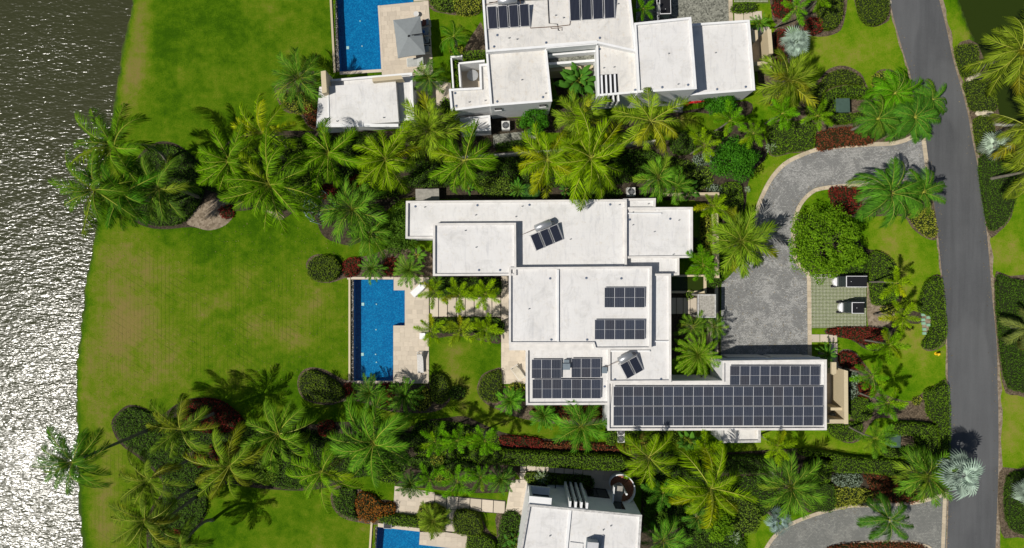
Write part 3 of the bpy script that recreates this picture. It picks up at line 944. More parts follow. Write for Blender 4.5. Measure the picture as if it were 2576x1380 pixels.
# ---------------------------------------------------------------- planting beds (bare earth under the shrubs)
BED = [
 [(322, 470), (345, 400), (375, 368), (410, 356), (450, 366), (490, 396), (530, 400), (600, 340), (700, 330), (780, 330), (860, 330), (1000, 330), (1130, 330), (1240, 345), (1245, 385), (1160, 398), (1160, 498), (1010, 500), (905, 610), (845, 610), (810, 590), (790, 545), (750, 530), (715, 550), (690, 545), (672, 520), (620, 530), (588, 535), (570, 565), (530, 580), (480, 572), (420, 577), (370, 572), (328, 545)],
 [(1160, 388), (1240, 384), (1420, 372), (1560, 360), (1700, 352), (1800, 330), (1900, 310), (1930, 388), (1895, 430), (1880, 470), (1872, 530), (1830, 560), (1800, 560), (1745, 505), (1160, 505)],
 [(770, 672), (778, 650), (800, 640), (828, 645), (858, 662), (895, 650), (940, 640), (1000, 620), (1090, 640), (1090, 695), (880, 700), (868, 700), (830, 712), (790, 706)],
 [(748, 970), (755, 940), (780, 925), (815, 930), (850, 948), (880, 958), (985, 966), (1080, 967), (1110, 940), (1130, 965), (1135, 1000), (1110, 1030), (1060, 1040), (980, 1035), (900, 1010), (860, 1012), (830, 1020), (790, 1015), (760, 1000)],
 [(1200, 980), (1212, 945), (1240, 930), (1262, 928), (1262, 970), (1330, 980), (1330, 1020), (1540, 1020), (1540, 1065), (1450, 1070), (1360, 1062), (1300, 1050), (1250, 1030), (1215, 1010)],
 [(280, 1068), (295, 1040), (325, 1019), (365, 1028), (402, 1046), (440, 1020), (480, 1003), (545, 1003), (590, 1030), (612, 1055), (680, 1072), (790, 1068), (880, 1062), (1000, 1085), (1060, 1060), (1120, 1052), (1170, 1048), (1220, 1070), (1290, 1095), (1420, 1108), (1560, 1118), (1620, 1135), (1800, 1140), (2015, 1128), (2100, 1140), (2265, 1158), (2300, 1165), (2385, 1170), (2385, 1240), (2320, 1262), (2255, 1270), (2180, 1273), (2139, 1274), (2080, 1284), (2030, 1290), (1960, 1270), (1930, 1290), (1870, 1330), (1860, 1420), (1620, 1420), (1615, 1240), (1560, 1185), (1480, 1180), (1330, 1212), (1296, 1190), (1290, 1235), (1180, 1240), (1060, 1228), (1000, 1222), (960, 1200), (900, 1200), (830, 1225), (760, 1235), (660, 1230), (560, 1220), (525, 1250), (520, 1290), (500, 1325), (478, 1350), (468, 1420), (380, 1420), (372, 1300), (410, 1235), (395, 1195), (345, 1150), (300, 1115)],
 [(832, 1260), (838, 1230), (870, 1220), (905, 1230), (940, 1255), (990, 1262), (992, 1300), (950, 1320), (905, 1315), (865, 1305), (842, 1285)],
 [(2052, 330), (2052, 384), (2110, 372), (2200, 366), (2260, 362), (2305, 342), (2300, 250), (2280, 200), (2250, 178), (2215, 176), (2196, 195), (2195, 230), (2180, 215), (2165, 185), (2125, 166), (2085, 174), (2060, 200), (2035, 220), (2010, 260), (1990, 300), (1935, 300), (1935, 390), (1990, 386), (2030, 380)],
 [(2084, 468), (2110, 466), (2180, 462), (2260, 456), (2330, 460), (2350, 520), (2358, 598), (2330, 600), (2295, 575), (2270, 545), (2200, 545), (2130, 545), (2095, 520)],
 [(1995, 560), (2040, 540), (2140, 560), (2170, 620), (2220, 635), (2250, 660), (2266, 700), (2268, 755), (2250, 770), (2320, 790), (2312, 815), (2270, 815), (2240, 850), (2220, 880), (2180, 880), (2140, 855), (2085, 845), (2082, 828), (2185, 826), (2185, 692), (2040, 688), (2010, 670), (1998, 640)],
 [(2112, 884), (2145, 882), (2172, 912), (2200, 950), (2215, 985), (2245, 1000), (2290, 1010), (2325, 985), (2350, 972), (2386, 970), (2387, 1165), (2335, 1165), (2300, 1160), (2250, 1130), (2240, 1090), (2250, 1058), (2200, 1055), (2160, 1110), (2120, 1112), (2085, 1085), (2082, 1068), (2136, 1068), (2136, 935), (2112, 925)],
 [(2312, 790), (2310, 765), (2322, 722), (2338, 700), (2366, 694), (2376, 760), (2382, 850), (2365, 876), (2335, 884), (2316, 868), (2330, 835)],
 [(2018, 0 - 40), (2125, -40), (2122, 60), (2095, 88), (2045, 92), (2000, 70), (1950, 60), (1940, 20), (1936, -40)],
 [(2150, -40), (2232, -40), (2240, 40), (2220, 62), (2190, 68), (2165, 50), (2152, 15)],
 [(1950, 75), (1985, 75), (1990, 150), (1960, 250), (1930, 260), (1905, 175)],
 [(2462, 385), (2440, 290), (2425, 200), (2403, 120), (2460, 112), (2510, 270), (2530, 310), (2660, 330), (2660, 480), (2565, 480), (2545, 545), (2515, 582), (2484, 584)],
 [(2500, 705), (2540, 695), (2660, 720), (2660, 990), (2560, 995), (2520, 960)],
 [(2513, 1190), (2560, 1180), (2660, 1180), (2660, 1350), (2560, 1352), (2518, 1340)],
 [(1079, -40), (1209, -40), (1209, 30), (1170, 40), (1120, 35), (1081, 20)],
 [(692, 235), (700, 210), (790, 180), (800, 320), (775, 318), (755, 290), (715, 280)],
 [(1200, 70), (1212, 60), (1222, 135), (1160, 150), (1175, 110)],
 [(1085, 695), (1261, 695), (1261, 748), (1085, 748)],
 [(1085, 799), (1261, 799), (1261, 860), (1230, 862), (1150, 845), (1085, 850)],
 [(1390, 165), (1500, 165), (1500, 300), (1780, 270), (1880, 255), (1890, 285), (1840, 300), (1800, 290), (1720, 285), (1640, 330), (1345, 335), (1230, 350), (1040, 330), (1045, 250), (1134, 250), (1140, 290), (1390, 285)],
 [(1055, 1270), (1122, 1274), (1118, 1338), (1056, 1334)], [(959, 1290), (1056, 1297), (1056, 1328), (955, 1318)],
 [(1142, 1283), (1200, 1285), (1225, 1330), (1250, 1350), (1250, 1290), (1320, 1296), (1312, 1420), (1176, 1420), (1174, 1345), (1142, 1340)],
]
for i, p in enumerate(BED):
    sheet('planting_bed', smooth(p, 3), 0.0125 + 0.0007 * (i % 5), M['earth'] if i in (0, 1, 5, 9, 21, 22, 23) else M['mulch'])
# patches of bare pale mulch and lawn islands that show between the shrubs
sheet('mulch_patch', smooth([(470, 560), (500, 520), (560, 500), (588, 535), (570, 565), (530, 580), (495, 573)], 4), 0.0195, M['dirt'])
sheet('mulch_patch', smooth([(655, 520), (690, 520), (715, 548), (700, 553), (675, 538)], 4), 0.0195, M['dirt'])
sheet('mulch_patch', smooth([(2320, 788), (2334, 788), (2346, 805), (2340, 825), (2325, 838), (2319, 820)], 4), 0.0195, M['dirt'])
sheet('mulch_patch', smooth([(2182, 690), (2190, 700), (2196, 760), (2240, 775), (2250, 800), (2220, 822), (2184, 822)], 4), 0.0195, M['dirt'])


# ---------------------------------------------------------------- houses
def block(house, pts, z1, roof_drop=0.26, pw=0.17, z0=0.0, cop=None, wall=None, nm='wall', rm='roof'):
    """one volume of a flat-roofed house: walls up to z1, a parapet and a sunken roof deck; pts is the outline of the parapet seen in plan"""
    w = ccw([tuple(P(x, y, z1)[:2]) for x, y in pts])
    wi = inset(w, pw)
    zr = z1 - roof_drop
    n = len(w)
    b = MB()
    b.add([(*q, z0) for q in w] + [(*q, z1 - 0.06) for q in w], [(i, (i + 1) % n, n + (i + 1) % n, n + i) for i in range(n)])
    b.build(nm, wall or M['stucco'], house)
    wo = inset(w, -0.035)
    MB().ring(wo, wi, z1 - 0.055, z1).build('parapet_coping', cop or M['coping'], house)
    b = MB()
    b.add([(*q, zr) for q in wi] + [(*q, z1 - 0.05) for q in wi], [((i + 1) % n, i, n + i, n + (i + 1) % n) for i in range(n)])
    b.build('parapet', wall or M['stucco'], house)
    base = wloc(house)
    me = flat('roof', inset(w, pw - 0.01), zr, M[rm], base)
    o = bpy.data.objects.new('roof', me); link(o, house); WL[o.name] = base.copy()
    return zr

def curb(house, x0, y0, x1, y1, z0, z1, mat=None, nm='roof_curb'):
    MB().prism([P(x0, y0, z1), P(x1, y0, z1), P(x1, y1, z1), P(x0, y1, z1)], z0, z1).build(nm, mat or M['stucco'], house)

def quad(house, pts, z0, z1, mat, nm):
    return MB().prism([P(x, y, z1) for x, y in pts], z0, z1).build(nm, mat, house)

def drains(house, lst, z, r=0.105):
    for x, y in lst:
        q = P(x, y, z)
        MB().tube([q, q + Vector((0, 0, 0.05)), q + Vector((0, 0, 0.07))], [r * 1.1, r, r * 0.5], 10).build('roof_drain', M['drain'], house)

def vents(house, lst, z):
    for x, y in lst:
        q = P(x, y, z)
        MB().tube([q, q + Vector((0, 0, 0.22)), q + Vector((0, 0, 0.25))], [0.05, 0.05, 0.03], 8).build('vent_pipe', M['grey'], house)

# ---- main house
mh = empty('house', P(1500, 800), 'wide white house in the middle with solar panels on its flat roofs', 'house')
z = {}
z['N'] = block(mh, [(1022, 507), (1300, 505), (1576, 503), (1576, 678), (1120, 678), (1120, 600), (1021, 600)], 4.30)
z['W'] = block(mh, [(1090, 563), (1297, 562), (1298, 693), (1090, 694)], 5.05)
z['n2'] = block(mh, [(1568, 501), (1649, 500), (1648, 530), (1568, 530)], 3.92)
z['E'] = block(mh, [(1568, 523), (1742, 522.5), (1742, 648), (1568, 650)], 4.12)
z['e2'] = block(mh, [(1568, 640), (1708, 648), (1708, 692), (1568, 700)], 3.70)
z['S'] = block(mh, [(1281, 674), (1639, 671.5), (1638, 879), (1496, 879.5), (1492, 866), (1281, 866)], 5.10)
curb(mh, 1281, 864, 1494, 882, 4.0, 4.75, M['coping'], 'ledge')
z['e3'] = block(mh, [(1620, 690), (1687, 690), (1688, 962), (1531, 963), (1531, 870), (1620, 870)], 4.38)
z['sw'] = block(mh, [(1324, 872), (1540, 872), (1540, 980), (1535, 1018), (1324, 1019)], 4.02)
z['g'] = block(mh, [(1529, 961), (1818, 959), (1818, 909), (2079, 906), (2079, 1082), (1529, 1083)], 4.20)
z['g2'] = block(mh, [(1815, 1060), (1913, 1060), (1913, 1113), (1816, 1114)], 3.62, cop=M['coping_old'], rm='roof_old')
curb(mh, 1401, 679, 1406, 860, z['S'], 5.04)
curb(mh, 1578, 536, 1664, 539, z['E'], 4.06)
curb(mh, 1643, 858, 1684, 861, z['e3'], 4.33)
curb(mh, 1536, 882, 1635, 886, z['e3'], 4.34)
drains(mh, [(1045, 520), (1201, 517), (1332, 516), (1535, 515)], z['N'])
drains(mh, [(1205, 680), (1258, 680)], z['W'])
drains(mh, [(1584, 553), (1686, 551)], z['E'])
drains(mh, [(1384, 701), (1475, 700), (1563, 701), (1387, 855), (1477, 855)], z['S'])
drains(mh, [(1547, 955), (1663, 954)], z['e3']); drains(mh, [(1521, 973)], z['sw'])
vents(mh, [(1068, 522), (1196, 542), (1313, 520), (1297, 546), (1434, 603), (1557, 516)], z['N'])
vents(mh, [(1170, 581), (1197, 623)], z['W'])
vents(mh, [(1591, 535), (1591, 567), (1645, 584), (1707, 555), (1693, 641)], z['E'])
vents(mh, [(1330, 778)], z['S']); vents(mh, [(1630, 514)], z['n2'])
# windows and doors (the walls that face the pools and the drive)
def window(house, a, b, z0, z1, out, mull=1, frame=M['black'] if False else None):
    """a, b: world xy of the two lower corners on a wall; out: outward unit normal"""
    a, b, out = Vector(a[:2]), Vector(b[:2]), Vector(out[:2]).normalized()
    d = (b - a)
    L = d.length
    t = d.normalized()
    rz = math.atan2(t.y, t.x)
    c = (a + b) / 2
    o = MB()
    for s0 in (0, L):
        p = a + t * s0 + out * 0.02
        o.box((p.x, p.y, (z0 + z1) / 2), (0.08, 0.09, z1 - z0), rz)
    for k in range(mull):
        p = a + t * (L * (k + 1) / (mull + 1)) + out * 0.02
        o.box((p.x, p.y, (z0 + z1) / 2), (0.06, 0.085, z1 - z0), rz)
    for zz in (z0 + 0.04, z1 - 0.04):
        p = c + out * 0.02
        o.box((p.x, p.y, zz), (L - 0.081, 0.088, 0.08), rz)
    f = o.build('window', M['black'], house)
    p = c + out * 0.012
    MB().box((p.x, p.y, (z0 + z1) / 2), (L - 0.01, 0.03, z1 - z0 - 0.01), rz).build('pane', M['glass'], f)
    return f
for y0, y1 in ((690, 740), (760, 800), (820, 860)):
    xa = P(1281, 0, 5.1).x
    window(mh, (xa, P(0, y0, 5.1).y), (xa, P(0, y1, 5.1).y), 0.1, 2.7, (-1, 0))
for x0, x1 in ((1100, 1180), (1190, 1270)):
    ya = P(0, 694, 5.05).y
    window(mh, (P(x0, 0, 5.05).x, ya), (P(x1, 0, 5.05).x, ya), 0.1, 2.6, (0, -1))
gy = P(0, 906, 4.2).y
for x0, x1 in ((1845, 1945), (1960, 2060)):
    d = MB().box(((P(x0, 0, 4.2).x + P(x1, 0, 4.2).x) / 2, gy + 0.02, 1.2), (P(x1, 0, 4.2).x - P(x0, 0, 4.2).x, 0.08, 2.3)).build('garage_door', M['acwhite'], mh)
    for k in range(4):
        MB().box(((P(x0, 0, 4.2).x + P(x1, 0, 4.2).x) / 2, gy + 0.062, 0.35 + k * 0.56), (P(x1, 0, 4.2).x - P(x0, 0, 4.2).x - 0.1, 0.02, 0.5)).build('panel', M['acwhite'], d)
# small canopy over the garage doors
quad(mh, [(1818, 903), (2062, 899.5), (2066, 905.4), (1818, 908)], 2.9, 3.1, M['stucco'], 'canopy')

# stone screen walls round the service court east of the garage
scr = empty('stone_screen', P(2100, 1000), 'cream stone screen walls round the small court at the garage end', 'wall')
for nm, pts, zz in (('wall', [(2123, 931), (2133, 934), (2134, 1067.5), (2124, 1067.5)], 2.7), ('wall', [(2082, 1056), (2124.5, 1056), (2124.5, 1066), (2082, 1066)], 2.68),
                    ('wall', [(2090, 1026), (2123, 1026), (2123, 1033), (2090, 1033)], 2.2), ('wall', [(2092, 912), (2104, 912), (2104, 940), (2096, 944), (2092, 940)], 2.4)):
    MB().prism([P(x, y, zz) for x, y in pts], 0, zz).build(nm, M['travwall'], scr)
for i, (x, y, sx, sy, rz) in enumerate(((2092, 1046, .8, .7, .5), (2108, 1042, .7, .9, 0.03))):
    q = P(x, y)
    o = MB().box((q.x, q.y, 0.45), (sx, sy, 0.8), rz).build('equipment_box', M['bluegrey'] if i == 0 else M['acwhite'])
    MB().box((q.x, q.y, 0.875), (sx + 0.06, sy + 0.06, 0.05), rz).build('lid', M['bluegrey'] if i == 0 else M['white'], o)
    tag(o, ['tilted grey-blue equipment box inside the garage end court', 'white square equipment box inside the garage end court'][i], 'box')

# entrance gate canopy
gt = empty('gate_canopy', P(1775, 770), 'weathered concrete canopy slab over the entrance gate by the drive', 'canopy')
zz = 2.7
w = [P(*q, zz) for q in [(1755, 741), (1801, 741), (1801, 800), (1755, 800)]]
MB().prism(w, 2.45, 2.62).build('slab', M['concrete'], gt)
w2 = ccw([tuple(q[:2]) for q in w])
MB().ring(w2, inset(w2, 0.12), 2.62, 2.72).build('rim', M['coping_old'], gt)
for x, y in ((1757, 743), (1757, 797), (1798, 743), (1798, 797)):
    q = P(x, y, zz)
    MB().box((q.x, q.y, 1.22), (0.18, 0.18, 2.44)).build('post', M['concrete_grey'], gt)
for (pts, lab) in (([(1777, 800), (1783, 800), (1783, 905), (1777, 905)], 'low cream garden wall running south from the entrance gate canopy'),
                   ([(1790, 540), (1797, 540), (1800, 700), (1793, 700)], 'low cream garden wall running north from the entrance gate'),
                   ([(1660, 490), (1800, 488), (1800, 495), (1660, 497)], 'cream garden wall behind the northeast roof corner of the middle house')):
    o = MB().prism([P(*q) for q in pts], 0, 1.3).build('garden_wall', M['travwall'])
    tag(o, lab, 'wall')
# plunge pond east of the house
pp = empty('plunge_pond', P(1730, 715), 'small dark reflecting basin with teal tiles beside the entrance walk', 'pond')
MB().prism([P(*q) for q in rect(1684, 697, 1768, 732)], 0, 0.12).build('basin', M['teal'], pp)
MB().prism([P(*q) for q in rect(1684, 697.5, 1767.5, 731.5)], 0.121, 0.2).build('water_surface', M['pond'], pp)
for r_ in (rect(1684, 732.3, 1775, 738), rect(1768.3, 697, 1775, 732), rect(1684, 692, 1775, 696.7)):
    MB().prism([P(*q) for q in r_], 0, 0.34).build('rim', M['travwall'], pp)

# ---- northern house
nh = empty('house', P(1500, 120), 'white house at the top edge with collectors and pipes on its roof', 'house')
z['T1'] = block(nh, [(1210, -60), (1580, -60), (1593, 63), (1600, 130), (1500, 108), (1376, 119), (1223, 131)], 6.0, cop=M['stucco'], rm='roof_old')
z['T2'] = block(nh, [(1222, 120), (1373, 108), (1388, 255), (1234, 267)], 5.35, cop=M['stucco'], rm='roof_old')
z['T3'] = block(nh, [(1130, 225), (1208, 221), (1206, 163), (1235, 160), (1240, 266), (1135, 279)], 4.75, cop=M['stucco'], rm='roof_old')
z['T5'] = block(nh, [(1500, 100), (1605, 92), (1618, 232), (1504, 242)], 5.55, cop=M['stucco'], rm='roof_old')
z['T6'] = block(nh, [(1596, 59), (1738, 44), (1752, 224), (1606, 233)], 6.15, cop=M['stucco'])
z['T7'] = block(nh, [(1725, 62), (1885, 51), (1899, 227), (1736, 240)], 3.7, cop=M['stucco'])
z['annex'] = block(nh, [(1156, 298), (1232, 291), (1234, 327), (1160, 333)], 2.5, cop=M['stucco'])
# shading slats let into the roof and the matching fins on the wall below
for k in range(4):
    x = 1511 + k * 11
    quad(nh, [(x, 190 - k), (x + 4.5, 189.6 - k), (x + 6.5, 236 - k), (x + 2, 236.4 - k)], 5.42, 5.52, M['white'], 'shading_slat')
quad(nh, [(1509, 189), (1553, 186), (1556, 236), (1512, 239)], 5.3, 5.33, M['black'], 'roof_light')
a0 = Vector(P(1504, 242, 5.55)[:2]); a1 = Vector(P(1618, 232, 5.55)[:2]); dd = (a1 - a0).normalized(); nn = Vector((dd.y, -dd.x))
for k in range(4):
    c = a0 + dd * (0.55 + k * 0.46) + nn * 0.3
    MB().box((c.x, c.y, 4.1), (0.14, 0.6, 2.4), math.atan2(dd.y, dd.x)).build('wall_fin', M['stucco'], nh)
window(nh, a0 + dd * 0.5 + nn * 0.005, a0 + dd * 2.1 + nn * 0.005, 2.9, 5.2, nn, 3)
b0 = Vector(P(1234, 267, 5.35)[:2]); b1 = Vector(P(1388, 255, 5.35)[:2]); bd = (b1 - b0).normalized(); bn = Vector((bd.y, -bd.x))
for s in (0.35, 4.6):
    window(nh, b0 + bd * (s + .05) + bn * .005, b0 + bd * (s + 0.6) + bn * .005, 3.7, 4.3, bn, 0)
    p = b0 + bd * (s + .325) + bn * .06
    MB().box((p.x, p.y, 3.66), (0.66, 0.14, 0.06), math.atan2(bd.y, bd.x)).build('sill', M['stucco'], nh)
# stepped light well between the two wings: glazing, gravel tray and beams
quad(nh, [(1372, 112), (1502, 102), (1503, 112), (1374, 123)], 4.1, 5.9, M['stucco'], 'wall')
q0 = [(1378, 123), (1495, 114), (1497, 125), (1379, 136)]
quad(nh, q0, 3.5, 4.6, M['glass'], 'clerestory')
quad(nh, [(1378, 134), (1498, 125), (1499, 131), (1379, 141)], 3.0, 4.5, M['stucco'], 'beam')
quad(nh, [(1378, 139), (1500, 129), (1501, 153), (1380, 162)], 3.2, 3.6, M['gravel'], 'gravel_tray')
quad(nh, [(1379, 158), (1501, 149), (1502, 155), (1380, 164)], 2.9, 3.9, M['stucco'], 'beam')
quad(nh, [(1381, 163), (1503, 154), (1503, 172), (1383, 180)], 0.05, 2.6, M['travwall'], 'entry_wall')
# patio walls with round table
for pts, zz in (([(1133, 142), (1163, 139), (1163, 143), (1137, 146)], 2.2), ([(1133, 146.3), (1137, 146.3), (1142, 222), (1138, 222)], 2.2), ([(1153, 158), (1219, 151), (1219, 156), (1157, 162)], 2.6), ([(1152, 162), (1156, 162), (1160, 219), (1156, 219)], 2.6)):
    quad(nh, pts, 0, zz, M['stucco'], 'patio_wall')
q = P(1190, 196)
rt = empty('round_table', Vector((q.x, q.y, 0.1)), 'round grey table on the walled patio of the northern house', 'table')
MB().tube([(q.x, q.y, .80), (q.x, q.y, .85)], 0.56, 24).build('table_top', M['grey'], rt)
MB().tube([(q.x, q.y, .1), (q.x, q.y, .80)], 0.06, 10).build('leg', M['grey'], rt)
MB().tube([(q.x, q.y, .1), (q.x, q.y, .14)], 0.28, 14).build('foot', M['grey'], rt)
drains(nh, [(1251, 89)], z['T1']); drains(nh, [(1374, 108), (1509, 96), (1243, 118)], z['T1'])
drains(nh, [(1366, 245), (1251, 256)], z['T2']); drains(nh, [(1145, 235), (1148, 267)], z['T3']); drains(nh, [(1508, 124), (1555, 123), (1598, 227)], z['T5'])
drains(nh, [(1666, 220), (1731, 214)], z['T6']); drains(nh, [(1804, 225), (1876, 219)], z['T7'])
vents(nh, [(1300, 100), (1280, 97), (1397, 40), (1417, 46), (1554, 11)], z['T1']); vents(nh, [(1312, 202), (1372, 236)], z['T2'])
vents(nh, [(1580, 128), (1518, 172), (1544, 170)], z['T5']); vents(nh, [(1681, 136), (1705, 213)], z['T6']); vents(nh, [(1799, 134)], z['T7'])
vents(nh, [(1180, 258), (1220, 254)], z['T3'])
# copper pipes on the roof
def pipe(house, pts, zz, r=0.035, mat=None):
    MB().tube([P(x, y, zz) + Vector((0, 0, 0.08)) for x, y in pts], r, 6).build('roof_pipe', mat or M['pipe'], house)
pipe(nh, [(1332, 55), (1334, 72), (1400, 68), (1433, 64), (1435, 47)], z['T1'])
pipe(nh, [(1378, 0), (1381, 60), (1402, 62), (1404, 78), (1407, 78)], z['T1'], 0.04, M['black'])
pipe(nh, [(1385, 69), (1386, 73), (1414, 71), (1413, 78)], z['T1'], 0.03)
pipe(nh, [(1230, 8), (1300, 3), (1378, 0)], z['T1'], 0.035, M['black'])
# stone screen at the east side
es = empty('stone_screen', P(1925, 120), 'cream stone screen walls on the east side of the northern house', 'wall')
for pts, zz in (([(1930, 75), (1940, 74), (1945, 135), (1935, 136)], 2.3), ([(1886, 158), (1930, 154), (1931, 163), (1887, 167)], 2.2), ([(1894, 77), (1906, 76), (1907, 98), (1898, 108), (1892, 104)], 2.2)):
    MB().prism([P(x, y, zz) for x, y in pts], 0, zz).build('wall', M['travwall'], es)

# ---- pool cabana
cb = empty('cabana', P(920, 260), 'white flat-roofed pool cabana with cream stone fins near the top pool', 'cabana')
z['C'] = block(cb, [(812, 203), (1036, 184), (1041, 301), (1008, 305), (1001, 307), (796, 320), (803, 232)], 3.05, cop=M['stucco'])
w = PL([(803, 219), (995, 205), (1003, 307), (796, 321)], 3.75)
MB().prism(w, 3.0, 3.74).build('upper_roof', M['roof'], cb)
curb(cb, 796.5, 312, 1002, 320, 3.741, 3.80, M['stucco'], 'ledge')
quad(cb, [(823, 214), (826, 214), (829, 312), (826, 312)], 3.741, 3.82, M['stucco'], 'roof_curb')
quad(cb, [(807, 180), (819, 178), (822, 233), (810, 236)], 0, 4.7, M['travwall'], 'stone_fin')
quad(cb, [(936, 196), (1009, 190), (1014, 199), (937, 206)], 3.3, 4.4, M['travwall'], 'stone_beam')
vents(cb, [(848, 306), (965, 297)], 3.74)

# ---- southern house
sh = empty('house', P(1460, 1330), 'tall white house at the bottom edge with fins and a spiral stair', 'house')
z['B'] = block(sh, [(1330, 1270), (1614, 1297), (1606, 1430), (1302, 1430)], 6.9, cop=M['coping_old'])
zb = z['B']
quad(sh, [(1432, 1283), (1438, 1284), (1424, 1425), (1418, 1425)], zb, 6.8, M['stucco'], 'roof_curb')
s0 = Vector(P(1330, 1270, 6.9)[:2]); s1 = Vector(P(1614, 1297, 6.9)[:2]); sd_ = s1 - s0; Ls = sd_.length; sdn = sd_.normalized(); sn = Vector((-sdn.y, sdn.x)); srz = math.atan2(sdn.y, sdn.x)
def sw(u):
    return s0 + sdn * (Ls * u) + sn * 0.004
window(sh, sw(0.02), sw(0.19), 0.25, 3.2, sn, 2)
window(sh, sw(0.05), sw(0.19), 3.85, 6.0, sn, 1)
c = sw(0.1)
MB().box((c.x + sn.x * .35, c.y + sn.y * .35, 3.5), (Ls * 0.20, 0.7, 0.22), srz).build('balcony_slab', M['stucco'], sh)
MB().box((c.x + sn.x * .35, c.y + sn.y * .35, 6.55), (Ls * 0.20, 0.7, 0.22), srz).build('canopy', M['stucco'], sh)
c = sw(0.012)
MB().box((c.x + sn.x * .35, c.y + sn.y * .35, 5.03), (0.2, 0.68, 2.8), srz).build('pier', M['stucco'], sh)
for k in range(4):
    c = sw(0.365 + k * 0.05)
    MB().box((c.x + sn.x * .3, c.y + sn.y * .3, 3.7), (0.2, 0.62, 6.1), srz).build('wall_fin', M['stucco'], sh)
for k in range(3):
    for za, zb_ in ((0.9, 3.5), (4.1, 6.4)):
        window(sh, sw(0.376 + k * 0.05), sw(0.404 + k * 0.05), za, zb_, sn, 0)
window(sh, sw(0.57), sw(0.77), 0.08, 2.9, sn, 1)
# wall lamp
c = sw(0.27); MB().tube([(c.x, c.y, 1.2), (c.x + sn.x * .25, c.y + sn.y * .25, 1.25), (c.x + sn.x * .25, c.y + sn.y * .25, 1.0)], 0.05, 8).build('wall_lamp', M['black'], sh)
# landing and spiral stair
c = sw(0.83)
MB().box((c.x + sn.x * .75, c.y + sn.y * .75, 3.55), (0.85, 1.5, 0.2), srz).build('landing', M['concrete_grey'], sh)
for e in (-.45,):
    p = c + sdn * e + sn * .75
    MB().box((p.x, p.y, 3.85), (0.08, 1.5, .6), srz).build('landing_parapet', M['stucco'], sh)
MB().box((c.x, c.y, 4.7), (0.95, 0.06, 2.1), srz).build('door', M['glass'], sh)
st = P(1572, 1236, 3.4)
R = 1.02
for k in range(20):
    a = math.radians(238 + k * 16.5)
    zt = 3.5 - k * 0.175
    a2 = a + math.radians(18)
    v = [(st.x + r_ * math.cos(t), st.y + r_ * math.sin(t)) for r_, t in ((.1, a), (R, a), (R, a2), (.1, a2))]
    MB().prism(v, zt - 0.06, zt).build('stair_tread', M['wood'], sh)
b = MB(); V = []; F = []
n_ = 44
for k in range(n_ + 1):
    a = math.radians(262 + k * (310 / n_)); zt = 3.5 - 3.5 * k / n_
    for r_, zq in ((R + .0, zt - .25), (R + .1, zt - .25), (R + .1, zt + .42), (R + .0, zt + .42)):
        V.append((st.x + r_ * math.cos(a), st.y + r_ * math.sin(a), max(0, zq)))
for k in range(n_):
    for j in range(4):
        F.append((4 * k + j, 4 * k + (j + 1) % 4, 4 * k + 4 + (j + 1) % 4, 4 * k + 4 + j))
F += [(0, 1, 2, 3), tuple(4 * n_ + j for j in (3, 2, 1, 0))]
b.add(V, F).build('stair_parapet', M['stucco'], sh)
MB().tube([(st.x, st.y, 0), (st.x, st.y, 4.4)], 0.1, 10).build('stair_post', M['stucco'], sh)
vents(sh, [(1383, 1348), (1536, 1323), (1517, 1333)], zb)
for k in range(3):
    pipe(sh, [(1518 - k * 1.5, 1345 + k * .2), (1508 - k * 1.5, 1400)], zb, 0.022, M['alu'])
pipe(sh, [(1434, 1363), (1467, 1367), (1466, 1380), (1461, 1400)], zb, 0.025, M['grey'])
hv = P(1490, 1385, 7.6)
o = MB().box((hv.x, hv.y + .1, zb + 0.55), (0.95, 1.3, 1.1), -0.08).build('rooftop_unit', M['bluegrey'])
MB().box((hv.x, hv.y + .1, zb + 1.13), (1.0, 1.35, 0.05), -0.08).build('lid', M['alu'], o)
tag(o, 'grey boxed unit on the roof of the bottom house', 'rooftop unit')

# ---------------------------------------------------------------- boundary walls
for pts, lab, hh in (([(1150, 394), (1150, 399), (1420, 380), (1420, 375)], 'white boundary wall west of the tallest palm between the two upper houses', 1.6),
                     ([(1500, 366), (1500, 371), (1650, 357), (1650, 352)], 'white boundary wall under the palms left of the red pipework', 1.6)):
    o = MB().prism([P(x, y, hh) for x, y in pts], 0, hh).build('boundary_wall', M['concrete']); tag(o, lab, 'wall')
o = MB().prism([P(x, y, 0) for x, y in [(2495, 310), (2530, 314), (2640, 308), (2640, 314), (2530, 320), (2495, 316)]], -0.5, 0.12).build('pond_wall', M['concrete']); tag(o, 'curved concrete edging wall along the green pond', 'wall')


# ---------------------------------------------------------------- solar panels: 1 x 2 m, frame with two sheets of cells
def make_panel_meshes():
    fr = MB()
    for sx, sy, cx, cy in ((1.0, .022, 0, .989), (1.0, .022, 0, -.989), (.022, 1.956, .489, 0), (.022, 1.956, -.489, 0), (.956, .02, 0, 0)):
        fr.box((cx, cy, 0), (sx, sy, 0.04))
    me = bpy.data.meshes.new('panel_frame'); me.from_pydata(fr.v, [], fr.f); me.materials.append(M['alu']); me.update()
    ce = MB().box((0, 0, 0), (0.956, 0.968, 0.02))
    mc = bpy.data.meshes.new('cell_sheet'); mc.from_pydata(ce.v, [], ce.f); mc.materials.append(M['cells']); mc.update()
    return me, mc
PF, PC = make_panel_meshes()
ORD = ['first', 'second', 'third', 'fourth', 'fifth', 'sixth', 'seventh', 'eighth', 'ninth', 'tenth', 'eleventh', 'twelfth', 'thirteenth', 'fourteenth', 'fifteenth', 'sixteenth', 'seventeenth', 'eighteenth', 'nineteenth', 'twentieth', 'rightmost']
